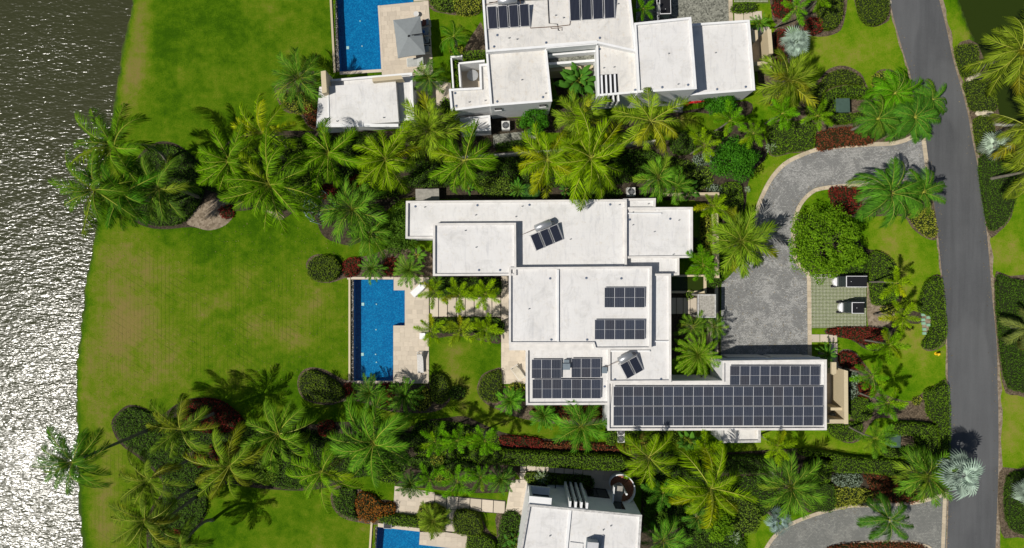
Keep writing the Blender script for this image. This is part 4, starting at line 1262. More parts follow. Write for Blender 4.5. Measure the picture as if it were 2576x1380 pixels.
def panels(x0, y0, x1, y1, n, zr, phrase, group):
    zz = zr + 0.30
    a, b = P(x0, y1, zz), P(x1, y0, zz)
    w, h = (b.x - a.x) / n, b.y - a.y
    for i in range(n):
        c = Vector((a.x + (i + .5) * w, (a.y + b.y) / 2, zz))
        o = bpy.data.objects.new('solar_module', PF)
        o.location = c; o.scale = (w * 0.99, h / 2 * 0.99, 1)
        o.rotation_euler = (math.radians(2.5), 0, 0)
        link(o)
        tag(o, '%s solar panel from the left in %s' % (ORD[i] if not (i == 20) else 'last', phrase), 'solar panel', group)
        for s in (-1, 1):
            ch = bpy.data.objects.new('cell_sheet', PC)
            ch.location = (0, s * 0.494, 0.004)
            link(ch, o)
        mt = MB()
        for s in (-.6, .6):
            mt.box((0, s, -0.15), (0.5, 0.05, 0.24))
        if i == 0:
            me = bpy.data.meshes.new('mount'); me.from_pydata(mt.v, [], mt.f); me.materials.append(M['alu']); panels.mt = me
        m_ = bpy.data.objects.new('mount', panels.mt); link(m_, o)
panels(1520.5, 723.5, 1622, 774.5, 4, z['S'], 'the upper array on the centre roof', 'panels on the centre block')
panels(1496, 804.5, 1622, 855, 5, z['S'], 'the lower array on the centre roof', 'panels on the centre block')
panels(1337.5, 904.5, 1412, 953, 3, z['sw'], 'the upper left trio on the southwest roof', 'panels on the southwest roof')
panels(1437.5, 902, 1511, 951, 3, z['sw'], 'the upper right trio on the southwest roof', 'panels on the southwest roof')
panels(1339, 954.5, 1512, 1003.5, 7, z['sw'], 'the lower row of the southwest roof', 'panels on the southwest roof')
panels(1543, 972.5, 2071, 1022, 21, z['g'], 'the long upper row on the garage wing', 'panels on the garage wing')
panels(1543, 1022.6, 2071, 1072, 21, z['g'], 'the long lower row on the garage wing', 'panels on the garage wing')
panels(1836, 920.5, 2063, 970, 9, z['g'], 'the short top row on the garage wing', 'panels on the garage wing')

# ---------------------------------------------------------------- solar water heaters
def heater(cx, cy, zr, n, w, h, rot, tilt, label, tank_len=1.5, tank=True, gap=0.14, tank_at=-0.1):
    zz = zr + 0.45
    c = P(cx, cy, zz)
    t = empty('solar_water_heater', Vector((c.x, c.y, zr)), label, 'water heater', 'solar water heaters')
    Rm = Matrix.Rotation(rot, 3, 'Z') @ Matrix.Rotation(tilt, 3, 'X')
    T = n * w + (n - 1) * gap
    for i in range(n):
        x = -T / 2 + w / 2 + i * (w + gap)
        def tr(v): return c + Rm @ Vector(v)
        b = MB().box((0, 0, 0), (w, h, 0.07))
        p = MB().add([tr(q + Vector((x, 0, 0))) for q in b.v], b.f).build('collector', M['alu'], t, origin=c + Rm @ Vector((x, 0, 0)))
        g = MB().box((0, 0, 0.04), (w - 0.07, h - 0.07, 0.012))
        me = bpy.data.meshes.new('absorber_glass'); me.from_pydata(g.v, [], g.f); me.materials.append(M['collector']); me.update()
        o = bpy.data.objects.new('absorber_glass', me); link(o, p); o.rotation_euler = Rm.to_euler()
    fr = MB()
    for x in (-T / 2 - .05, T / 2 + .05):
        fr.beam(c + Rm @ Vector((x, -h / 2, -.06)), c + Rm @ Vector((x, h / 2, -.06)), .05, .05)
        top = c + Rm @ Vector((x, h / 2, -.06)); fr.beam(top, (top.x, top.y, zr), .05, .05)
        bot = c + Rm @ Vector((x, -h / 2, -.06)); fr.beam(bot, (bot.x, bot.y, zr), .05, .05)
    for y in (-h / 2 + .1, h / 2 - .1):
        fr.beam(c + Rm @ Vector((-T / 2, y, -.07)), c + Rm @ Vector((T / 2, y, -.07)), .05, .05)
    fr.build('support_frame', M['alu'], t)
    if tank:
        R2 = Matrix.Rotation(rot, 3, 'Z')
        y = h / 2 * math.cos(tilt) + 0.38
        zt = h / 2 * math.sin(tilt) + 0.12
        a = c + R2 @ Vector((tank_at - tank_len / 2, y, zt)); b_ = c + R2 @ Vector((tank_at + tank_len / 2, y, zt))
        d = (b_ - a).normalized()
        tk = MB().tube([a - d * .06, a, a + d * .01, b_ - d * .01, b_, b_ + d * .06], [.2, .32, .35, .35, .32, .2], 20).build('tank', M['steel'], t, True)
        MB().tube([b_ + d * .05, b_ + d * .3 + Vector((0, 0, -.1)), b_ + d * .35 + R2 @ Vector((0, -.45, -.2))], .025, 6).build('pipe', M['pipe'], t)
        MB().tube([a - d * .05, a - d * .5 + Vector((0, 0, -.3)), a - d * 1.3 + Vector((0, 0, -.62))], .022, 6).build('pipe', M['pipe'], t)
        for q in (a.lerp(b_, .2), a.lerp(b_, .8)):
            MB().beam(q, (q.x, q.y, zr), .06, .06).build('tank_leg', M['alu'], t)
    return t
heater(1375, 598, z['N'], 3, 0.82, 1.65, math.radians(23), math.radians(20), 'tilted three-collector solar water heater with tank on the centre north roof', 1.55, tank_at=0.1)
heater(1589, 925, z['e3'], 2, 0.80, 1.70, math.radians(29), math.radians(20), 'tilted two-collector solar water heater with tank above the garage array', 1.35)
heater(1279, 42, z['T1'], 4, 0.84, 1.95, math.radians(4), math.radians(16), 'four-collector solar heater with tank at the left of the top roof', 1.7, tank_at=0.0)
heater(1489, 12, z['T1'], 4, 0.92, 2.6, math.radians(4), math.radians(16), 'four tall solar collectors at the right of the top roof', tank=False)

# rooftop metal boxes beside the southwest array
def boxunit(x, y, zr, sx, sy, h, rz, mat, name, label, cat, lid=None):
    q = P(x, y, zr + h)
    o = MB().box((q.x, q.y, zr + h / 2), (sx, sy, h), rz).build(name, mat)
    MB().box((q.x, q.y, zr + h + .02), (sx + .07, sy + .07, .045), rz).build('lid', lid or mat, o)
    return tag(o, label, cat)
boxunit(1425, 912, z['sw'], .45, .4, .5, 0, M['bluegrey'], 'rooftop_box', 'small upper grey-blue metal box between the two panel trios', 'metal box')
boxunit(1425, 923, z['sw'], .62, .52, .7, 0, M['bluegrey'], 'rooftop_box', 'larger lower grey-blue metal box between the two panel trios', 'metal box')
boxunit(1521, 932, z['sw'], .42, .5, .55, 0, M['bluegrey'], 'rooftop_box', 'grey-blue metal box right of the southwest panels', 'metal box')
boxunit(1075, 490, 0.0, 2.25, 1.05, 1.0, .02, M['concrete'], 'pump_enclosure', 'mottled concrete pump enclosure off the northwest roof corner', 'enclosure', M['concrete_grey'])
boxunit(2120, 266, 0.0, 1.3, 1.32, 1.25, .03, M['boxgreen'], 'utility_box', 'dark green utility box inside the upper curved hedge', 'utility box')
boxunit(2253, 1110, 0.0, .92, 1.2, 1.1, -.02, M['boxgreen'], 'utility_box', 'green utility box inside the lower curved hedge', 'utility box')

# ---------------------------------------------------------------- air conditioners
def ac(x, y, label, fans=((0, 0),), sx=.8, sy=.85, h=.8):
    q = P(x, y, h)
    o = MB().box((q.x, q.y, h / 2 + .05), (sx, sy, h), .03).build('air_conditioner', M['acwhite'])
    tag(o, label, 'air conditioner', 'outdoor air conditioners')
    for fx, fy in fans:
        b = MB(); c = Vector((q.x + fx, q.y + fy, h + .06))
        b.tube([c, c + Vector((0, 0, .02))], .34, 20)
        f = b.build('fan_well', M['black'], o)
        g = MB()
        for r_ in (.12, .22, .33):
            pts = [c + Vector((r_ * math.cos(a), r_ * math.sin(a), .035)) for a in [k * math.pi / 8 for k in range(17)]]
            g.tube(pts, .012, 4, False)
        for k in range(4):
            a = k * math.pi / 4
            g.beam(c + Vector((-.33 * math.cos(a), -.33 * math.sin(a), .035)), c + Vector((.33 * math.cos(a), .33 * math.sin(a), .035)), .018, .018)
        g.build('guard', M['grey'], f)
ac(1588, 483, 'pale air conditioner with round fan above the middle house roof')
ac(1272, 316, 'beige air conditioner with round fan beside the white annex box')
ac(1562, 1095, 'grey twin-fan air conditioner below the garage wing', ((0, .33), (0, -.38)), .72, 1.5)

# ---------------------------------------------------------------- golf carts
def cart(x, y, label, L, rows, rot=0.0, flip=1, group='parked golf carts'):
    """L: roof length; nose towards -x before rotation"""
    q = P(x, y)
    t = empty('golf_cart', q, label, 'golf cart', group)
    def bld(b, nm, mat, sm=False):
        me = bpy.data.meshes.new(nm); me.from_pydata(b.v, [], b.f); me.materials.append(mat)
        if sm: me.shade_smooth()
        me.update()
        o = bpy.data.objects.new(nm, me); link(o, t); return o
    x0 = -L / 2
    # chassis and rounded, pointed cowl
    bld(MB().box((0.0, 0, .42), (L + 1.0, 1.02, .22)), 'chassis', M['black'])
    cowl = [(-1.10 + x0 + .33, 0), (-.98 + x0 + .33, .34), (-.86 + x0 + .33, .48), (-.28 + x0 + .33, .53), (-.28 + x0 + .33, -.53), (-.86 + x0 + .33, -.48), (-.98 + x0 + .33, -.34)]
    w = ccw(cowl); wi = inset(w, .07); n = len(w)
    b = MB().add([(*p, .40) for p in w] + [(*p, .72) for p in w] + [(p[0] + .06, p[1], .86) for p in wi],
                 [(i, (i + 1) % n, n + (i + 1) % n, n + i) for i in range(n)] + [(n + i, n + (i + 1) % n, 2 * n + (i + 1) % n, 2 * n + i) for i in range(n)] + [tuple(range(2 * n, 3 * n))])
    body = bld(b, 'cowl', M['white'])
    for s in (-1, 1):
        bld(MB().box((-.84 + x0 + .33, s * .40, .70), (.16, .14, .10), s * -.5), 'headlight', M['glass'])
        bld(MB().box((0.15, s * .51, .56), (L + .35, .05, .16)), 'side_panel', M['white'])
    # windscreen, dashboard, steering wheel
    wx = x0 - .02
    b = MB(); b.add([(wx - .42, -.48, .84), (wx - .42, .48, .84), (wx + .02, .48, 1.82), (wx + .02, -.48, 1.82)], [(0, 1, 2, 3)])
    b2 = MB()
    for s in (-.5, .5):
        b2.beam((wx - .44, s, .82), (wx + .02, s, 1.85), .05, .05)
        b2.beam((L / 2 - .06, s * .98, .6), (L / 2 - .03, s * .98, 1.85), .05, .05)
    b2.beam((wx - .2, -.48, 1.33), (wx - .2, .48, 1.33), .03, .03)
    bld(b2, 'roof_post', M['black'])
    ws = MB()
    V = [(wx - .42, -.47, .84), (wx - .42, .47, .84), (wx + .02, .47, 1.83), (wx + .02, -.47, 1.83)]
    V += [(a_ + .02, c_, d_ - .01) for a_, c_, d_ in V]
    ws.add(V, [(3, 2, 1, 0), (4, 5, 6, 7), (0, 1, 5, 4), (1, 2, 6, 5), (2, 3, 7, 6), (3, 0, 4, 7)])
    bld(ws, 'windscreen', M['glass'])
    bld(MB().box((wx - .30, 0, .92), (.16, .9, .12)), 'dashboard', M['grey'])
    bld(MB().tube([(wx - .1, .24 + .17 * math.cos(a), 1.02 + .15 * math.sin(a)) for a in [k * math.pi / 6 for k in range(13)]], .018, 5), 'steering_wheel', M['black'])
    for r_ in range(rows):
        sx = x0 + .42 + r_ * (L - .5) / max(1, rows)
        bld(MB().box((sx, 0, .74), (.48, .96, .16)), 'seat', M['cushion'])
        bld(MB().box((sx + .27, 0, 1.0), (.12, .96, .42), 0, 0, .15), 'backrest', M['cushion'])
    # roof with white gutter rails
    rw = [(x0 + .05, -.50), (L / 2 + .06, -.50), (L / 2 + .06, .50), (x0 + .05, .50)]
    roof = bld(MB().prism(rw, 1.84, 1.91), 'roof', M['black'])
    b = MB()
    for s in (-1, 1):
        b.box((.05, s * .525, 1.885), (L + .05, .045, .06))
    b.box((x0 - .0, 0, 1.885), (.06, 1.09, .06))
    bld(b, 'roof_rail', M['white'])
    bld(MB().tube([(x0 + .45, 0, 1.91), (x0 + .45, 0, 1.94)], .03, 8), 'roof_cap', M['white'])
    for wxx in (x0 - .52, L / 2 + .22):
        for s in (-1, 1):
            y0 = s * .50
            wh = bld(MB().tube([(wxx, y0 - s * .10, .26), (wxx, y0 - s * .09, .26), (wxx, y0 + s * .09, .26), (wxx, y0 + s * .10, .26)], [.2, .27, .27, .2], 16), 'wheel', M['rubber'])
            me = bpy.data.meshes.new('rim'); bb = MB().tube([(wxx, y0 + s * .09, .26), (wxx, y0 + s * .115, .26)], .13, 12)
            me.from_pydata(bb.v, [], bb.f); me.materials.append(M['alu']); o = bpy.data.objects.new('rim', me); link(o, wh)
    t.rotation_euler = (0, 0, rot)
    return t
cart(2131, 708.5, 'longer white golf cart with black roof half under the tree', 1.95, 2)
cart(2134.5, 773, 'shorter white golf cart with black roof in the open parking bay', 1.12, 1)
cart(1663, 31, 'dark-roofed cart parked against the top house in the gravel court', 1.75, 2, math.radians(90) + .03)

# ---------------------------------------------------------------- parasol and pool furniture
def parasol():
    zc = 2.75
    cor = [P(989, 51, 2.45), P(1057, 41, 2.45), P(1070, 137, 2.45), P(1001, 147, 2.45)]
    ap = P(1028, 91, zc + .25)
    pole = P(1064, 86, 2.9); base = P(1074, 100, 0)
    t = empty('parasol', Vector((pole.x, pole.y, 0.06)), 'square grey canvas parasol over the loungers at the top pool', 'parasol')
    mid = []
    V = [ap]; F = []
    ring = []
    for i in range(4):
        a, b = cor[i], cor[(i + 1) % 4]
        for k in range(4):
            p = a.lerp(b, k / 4); p = p + (ap - p) * 0.02 * math.sin(math.pi * k / 4); ring.append(p)
    V += ring; n = len(ring)
    F += [(0, 1 + (i + 1) % n, 1 + i) for i in range(n)]
    V += [p + Vector((0, 0, -.08)) for p in ring]
    F += [(1 + i, 1 + (i + 1) % n, 1 + n + (i + 1) % n, 1 + n + i) for i in range(n)]
    MB().add(V, F).build('canopy', M['canvas'], t)
    for p in cor:
        MB().beam(ap + Vector((0, 0, -.06)), p + Vector((0, 0, -.05)), .03, .03).build('rib', M['grey'], t)
    MB().tube([ap + Vector((0, 0, -.05)), ap + Vector((0, 0, .1))], [.12, .07], 10).build('finial', M['black'], t)
    MB().beam(ap + Vector((.3, .03, .14)), (pole.x, pole.y, 3.0), .07, .07).build('arm', M['black'], t)
    MB().tube([(pole.x, pole.y, .08), (pole.x, pole.y, 3.02)], .05, 10).build('mast', M['black'], t)
    MB().box((pole.x, pole.y, .10), (.8, .8, .08), .1).build('base_plate', M['black'], t)
parasol()

def lounger(x, y, rot, label, mat, L=1.95, W=.66, back=.42, group='sun loungers', frame=None):
    q = P(x, y, .35)
    t = empty('sun_lounger', Vector((q.x, q.y, .06)), label, 'lounger', group)
    def bld(b, nm, m_):
        me = bpy.data.meshes.new(nm); me.from_pydata(b.v, [], b.f); me.materials.append(m_); me.update()
        o = bpy.data.objects.new(nm, me); link(o, t); return o
    f = MB()
    for s in (-1, 1):
        f.box((0, s * W / 2, .26), (L, .05, .06))
    for s in (-1, 1):
        f.box((s * (L / 2 - .025), 0, .26), (.05, W - .051, .06))
    bld(f, 'frame', frame or M['acwhite'])
    for sx in (-1, 1):
        for sy in (-1, 1):
            bld(MB().box((sx * (L / 2 - .12), sy * (W / 2 - .03), .115), (.05, .05, .23)), 'leg', frame or M['acwhite'])
    bl = L * back
    bld(MB().box((-bl / 2 + .03, 0, .335), (L - bl - .06, W - .06, .09)), 'mattress', mat)
    ang = math.radians(32)
    bx = L / 2 - bl
    c = Vector((bx + bl / 2 * math.cos(ang) - .02, 0, .345 + bl / 2 * math.sin(ang)))
    bk = bld(MB().box(c, (bl, W - .06, .09), 0, 0, -ang), 'backrest', mat)
    bld(MB().box(c + Vector((bl * .33 * math.cos(ang) - .02, 0, bl * .33 * math.sin(ang) + .07)), (.26, W - .14, .08), 0, 0, -ang), 'pillow', mat)
    t.rotation_euler = (0, 0, rot)
    return t
lounger(1055, 727, math.radians(42), 'white lounger turned diagonally at the upper end of the main terrace', M['white'])
lounger(1058, 912, math.radians(92), 'white woven lounger standing lengthwise at the lower end of the main terrace', M['wicker'], 2.1, .62)
lounger(1303, 938, math.radians(125), 'beige folding lounger at the corner of the middle house terrace', M['beige'], 1.5, .75)
lounger(1047, 157, math.radians(3), 'pale grey lounger in the sun just below the grey parasol', M['cushion'], 1.9, .8)
for i, (y, lb) in enumerate(((61, 'topmost lounger in the row under the parasol, with a brown bag'), (82, 'second lounger from the top under the parasol, with a blue towel'),
                             (105, 'third lounger from the top under the parasol, nearly all shaded'), (128, 'lowest lounger in the row under the parasol'))):
    lounger(1060, y, math.radians(5), lb, M['bluegrey'], 1.9, .68, group='loungers under the parasol')
q = P(1067, 58, .6)
o = MB().prism([(q.x - .2, q.y - .3), (q.x + .2, q.y - .25), (q.x + .25, q.y + .25), (q.x - .15, q.y + .3)], .44, .75).build('beach_bag', M['brown'])
tag(o, 'brown beach bag on the topmost shaded lounger', 'bag')
MB().tube([(q.x - .12, q.y - .1, .75), (q.x - .05, q.y, .95), (q.x + .1, q.y + .1, .75)], .02, 6).build('handle', M['brown'], o)
q = P(1069, 82, .6)
V = []; F = []
for i in range(7):
    for j in range(5):
        V.append((q.x - .35 + i * .11, q.y - .22 + j * .11, .57 + .05 * math.sin(i * 1.7 + j)))
F = [(i * 5 + j, (i + 1) * 5 + j, (i + 1) * 5 + j + 1, i * 5 + j + 1) for i in range(6) for j in range(4)]
tag(mobj('towel', V, F, M['blue']), 'crumpled blue towel on the second shaded lounger', 'towel')
def pot(x, y, r, h, mat, label, cat='pot', z0=0.06):
    q = P(x, y, h)
    o = MB().tube([(q.x, q.y, z0), (q.x, q.y, z0 + h * .1), (q.x, q.y, z0 + h), (q.x, q.y, z0 + h - .03)], [r * .75, r * .8, r, r * .86], 20).build('pot' if cat == 'pot' else cat, mat)
    MB().tube([(q.x, q.y, z0 + h - .02), (q.x, q.y, z0 + h - .01)], r * .84, 16).build('soil' if cat == 'pot' else 'top', M['acwhite'] if cat != 'pot' else M['earth'], o)
    return tag(o, label, cat)
pot(1047, 36, .27, .45, M['acwhite'], 'round pale stool beside the upper corner of the parasol', 'stool')
pot(1933, 593, .2, .4, M['white'], 'white bucket standing in palm shade on the drive', z0=0.03)
# low side seat
q = P(1063, 846, .4)
o = empty('garden_seat', Vector((q.x, q.y, .06)), 'small white square seat half under a palm on the main terrace', 'seat')
MB().box((q.x, q.y, .40), (.6, .6, .1)).build('seat', M['white'], o)
for sx in (-.25, .25):
    for sy in (-.25, .25):
        MB().box((q.x + sx, q.y + sy, .2), (.06, .06, .29)).build('leg', M['white'], o)
MB().box((q.x + .27, q.y, .60), (.06, .6, .28)).build('backrest', M['white'], o)

# ---------------------------------------------------------------- red fire pipework and water meter
q = P(1742, 262)
t = empty('standpipe', q, 'red fire-sprinkler pipework beside the top house wall', 'standpipe')
MB().tube([P(1722, 262, .9), P(1740, 258, .9), P(1762, 256, .9), P(1776, 255, .9)], .11, 10).build('manifold', M['redpaint'], t)
for x, y in ((1724, 262), (1733, 260), (1746, 258), (1755, 257)):
    MB().tube([P(x, y, 0), P(x, y, .9)], .09, 10).build('riser', M['redpaint'], t)
MB().tube([P(1735, 260, .9), P(1737, 250, 1.2), P(1737, 246, 1.2)], .10, 10).build('elbow', M['redpaint'], t)
for x, y in ((1728, 261), (1750, 257)):
    c = P(x, y, 1.05)
    MB().tube([c + Vector((.18 * math.cos(a), .18 * math.sin(a), 0)) for a in [k * math.pi / 6 for k in range(13)]], .025, 5).build('valve_wheel', M['redpaint'], t)
q = P(1711, 267, .8)
o = MB().tube([(q.x, q.y, .08), (q.x, q.y, .75), (q.x, q.y, .85)], [.36, .36, .30], 20).build('water_filter', M['alu']); tag(o, 'round silver tank left of the red pipework', 'tank')
MB().box((q.x - .05, q.y - .05, .04), (.95, .85, .08)).build('plinth', M['concrete'], o)
MB().tube([(q.x, q.y, .84), (q.x, q.y, .92)], [.12, .1], 12).build('cap', M['grey'], o)

# fire hydrant by the road
q = P(2354, 890)
o = MB().tube([(q.x, q.y, 0), (q.x, q.y, .08), (q.x, q.y, .09), (q.x, q.y, .5), (q.x, q.y, .62), (q.x, q.y, .68)], [.17, .17, .11, .11, .12, .03], 14).build('fire_hydrant', M['yellow']); tag(o, 'yellow fire hydrant on the grass by the road', 'hydrant')
for dx, dy in ((.18, .02), (-.18, -.02), (.02, -.19)):
    MB().tube([(q.x, q.y, .42), (q.x + dx, q.y + dy, .42)], .075, 10).build('outlet', M['yellow'], o)
# irrigation valve lids
for i, (x, y) in enumerate(((2321, 792), (2334, 799), (2321, 805), (2322, 814), (2334, 818), (2324, 829), (2324, 839))):
    q = P(x, y)
    o = MB().box((q.x, q.y, .07), (.36, .27, .14), .02).build('valve_box', M['mint'])
    MB().box((q.x, q.y, .147), (.31, .22, .014), .02).build('lid', M['mint'], o)
    tag(o, ['topmost mint lid in the left file of valve boxes', 'upper of the two offset mint valve lids', 'second mint lid from the top in the left file', 'third mint lid from the top in the left file',
            'lower of the two offset mint valve lids', 'fourth mint lid from the top in the left file', 'lowest mint lid in the left file of valve boxes'][i], 'valve box', 'irrigation valve boxes')
# climbing dome half hidden by palms
def dome():
    q = P(808, 522)
    t = empty('climbing_dome', q, 'dark geodesic climbing dome half hidden under palms on the lawn edge', 'climbing frame')
    bm = bmesh.new()
    bmesh.ops.create_icosphere(bm, subdivisions=2, radius=1.75)
    es = [(e.verts[0].co.copy(), e.verts[1].co.copy()) for e in bm.edges if e.verts[0].co.z > -.15 and e.verts[1].co.z > -.15]
    vs = [v.co.copy() for v in bm.verts if v.co.z > -.15]
    bm.free()
    for a, b in es:
        MB().tube([q + a + Vector((0, 0, .1)), q + b + Vector((0, 0, .1))], .022, 5).build('bar', M['domebar'], t)
    for v in vs:
        c = q + v + Vector((0, 0, .1))
        MB().tube([c - Vector((0, 0, .03)), c + Vector((0, 0, .03))], .05, 6).build('joint', M['alu'], t)
dome()
# rocks
def rock(x, y, r, label, seed):
    rr_ = random.Random(seed)
    q = P(x, y)
    bm = bmesh.new(); bmesh.ops.create_icosphere(bm, subdivisions=2, radius=r)
    for v in bm.verts:
        v.co *= rr_.uniform(.8, 1.15); v.co.z *= .55; v.co.x *= 1.2
        if v.co.z < -.05: v.co.z = -.05
    me = bpy.data.meshes.new('rock'); bm.to_mesh(me); bm.free(); me.materials.append(M['rock'])
    o = bpy.data.objects.new('rock', me); o.location = q; link(o); tag(o, label, 'rock', 'garden rocks')
rock(2228, 6, .45, 'pale boulder between the top oval hedge and the road', 1)
rock(2450, 200, .75, 'larger pale rock between the two roadside hedges by the pond', 2)
rock(2480, 286, .55, 'flat pale rock at the tip of the green pond', 3)
rock(2464, 284, .4, 'small pale rock left of the flat rock by the pond', 4)


# ---------------------------------------------------------------- foliage
def fr_curve(n, rise, droop, seed=0, twist=0.0):
    """points and tangents of a unit-length frond rib in the xz plane"""
    pts = [Vector((0, 0, 0))]; tan = []
    for i in range(n):
        t = (i + .5) / n
        a = rise - droop * t ** 1.4
        y = twist * t * t
        d = Vector((math.cos(a) * math.cos(y), math.sin(y) * math.cos(a), math.sin(a)))
        tan.append(d); pts.append(pts[-1] + d / n)
    tan.append(tan[-1])
    return pts, tan

def frond_mesh(name, mat, seed, rise=.35, droop=1.3, N_=44, llen=.24, lw=.016, t0=.12, fwd=(65, 28), hang=.45, plume=False, vee=0.0, rib=.012, twist=0.0, per=2, asym=0.0, gaps=0.0):
    r = random.Random(seed)
    pts, tan = fr_curve(24, rise, droop, seed, twist)
    V, F, MI = [], [], []
    # rib: three-sided
    for i, p in enumerate(pts):
        t = i / 24; w = rib * (1 - .8 * t)
        sd = Vector((0, 0, 1)).cross(tan[i]); sd = sd.normalized() if sd.length > 1e-4 else Vector((0, 1, 0))
        up = tan[i].cross(sd)
        V += [p + sd * w, p - sd * w, p + up * w]
    for i in range(24):
        for k in range(3):
            F.append((3 * i + k, 3 * i + (k + 1) % 3, 3 * i + 3 + (k + 1) % 3, 3 * i + 3 + k)); MI.append(1)
    side_h = (hang * r.uniform(.6, 1.3), hang * r.uniform(.6, 1.3))
    for i in range(N_):
        t = t0 + (1 - t0) * (i + r.uniform(0, .6)) / N_
        t = min(t, .995)
        f_ = t * 24; i0 = min(23, int(f_)); p = pts[i0].lerp(pts[i0 + 1], f_ - i0); T = tan[i0]
        sd = Vector((0, 0, 1)).cross(T); sd = sd.normalized() if sd.length > 1e-4 else Vector((0, 1, 0))
        up = T.cross(sd)
        u = (t - t0) / (1 - t0)
        ln = llen * (0.45 + 0.75 * math.sin(math.pi * min(1, .12 + .72 * u))) * (1 - .45 * max(0, u - .75) / .25)
        fa = math.radians(fwd[0] + (fwd[1] - fwd[0]) * u)
        for s in range(per):
            if plume:
                ang = 2 * math.pi * (s + r.random()) / per
                o_ = sd * math.cos(ang) + up * math.sin(ang) * .8
                hg = .10
            else:
                o_ = (sd if s == 0 else -sd) + up * vee
                o_.normalize()
                hg = side_h[s % 2] * r.uniform(.6, 1.4)
            if gaps and r.random() < gaps:
                continue
            a = fa + r.uniform(-.16, .16) + (asym if s % 2 == 0 else -asym)
            d = T * math.cos(a) + o_ * math.sin(a)
            l = ln * r.uniform(.85, 1.12)
            w = lw * r.uniform(.8, 1.2)
            wv = T.cross(d).cross(d) if False else d.cross(up + o_ * .4 * (1 if plume else 0)).normalized()
            m1 = p + d * l * .45 + Vector((0, 0, -hg * l * .16)); tip = p + d * l * .93 + Vector((0, 0, -hg * l * .75))
            n = len(V)
            V += [p + wv * w * .5, p - wv * w * .5, m1 + wv * w, m1 - wv * w, tip]
            F += [(n, n + 1, n + 3, n + 2), (n + 2, n + 3, n + 4)]; MI += [0, 0]
    me = bpy.data.meshes.new(name)
    me.from_pydata(V, [], F)
    me.materials.append(mat); me.materials.append(M['rachis'])
    me.polygons.foreach_set('material_index', MI)
    me.update()
    return me

FR = {
 'coco': [frond_mesh('coconut_frond', M['frond'], s, .30, d, 54, .205, .0066, .13, (64, 24), h, twist=tw, asym=asy, gaps=gp) for s, d, h, tw, asy, gp in (
     (1, 1.15, .8, .12, .1, .04), (2, 1.5, 1.1, -.12, -.15, .08), (3, .9, .9, .3, .2, .05), (4, 1.75, 1.3, -.25, .15, .12), (5, 1.3, .6, .05, -.2, .03), (6, 1.05, 1.2, -.35, .25, .15), (7, 1.6, .9, .2, -.1, .2), (8, .7, .7, -.1, .1, .06))],
 'fox': [frond_mesh('foxtail_frond', M['frond'], s, .35, d, 30, .235, .0085, .12, (72, 40), .1, plume=True, per=6, rib=.010) for s, d in ((11, 1.1), (12, 1.5), (13, .8))],
 'areca': [frond_mesh('areca_frond', M['frond'], s, .25, d, 26, .27, .0095, .20, (58, 22), .5, vee=.45, twist=tw) for s, d, tw in ((21, 1.2, .15), (22, 1.6, -.2), (23, .8, .1), (24, 1.4, .3))],
 'royal': [frond_mesh('feather_frond', M['frond'], s, .25, d, 40, .21, .0070, .12, (66, 26), 1.3, twist=tw, per=4, vee=.1, rib=.007, asym=.12, gaps=.08) for s, d, tw in ((31, 1.5, .2), (32, 2.0, -.25), (33, 1.2, .3), (34, 1.8, .1))],
 'date': [frond_mesh('date_frond', M['frond'], s, .2, d, 44, .125, .0065, .08, (60, 36), .15, vee=.35) for s, d in ((41, .9), (42, 1.2))],
 'sago': [frond_mesh('cycad_frond', M['frond'], s, .2, d, 26, .17, .011, .08, (55, 32), .15, vee=.3) for s, d in ((51, .9), (52, 1.2))],
}

def trunk_part(parent, base, top, r0, r1, mat, bend=(0, 0), rings=10):
    pts, rad = [], []
    for i in range(rings + 1):
        t = i / rings
        p = base.lerp(top, t)
        k = math.sin(math.pi * t)
        p = p + Vector((bend[0] * k, bend[1] * k, 0))
        pts.append(p); rad.append((r0 + (r1 - r0) * min(1, t * 1.15)) * (1.25 if i == 0 else 1.0) * (1.05 if i % 2 else .97))
    return MB().tube(pts, rad, 9).build('trunk', mat, parent, True)

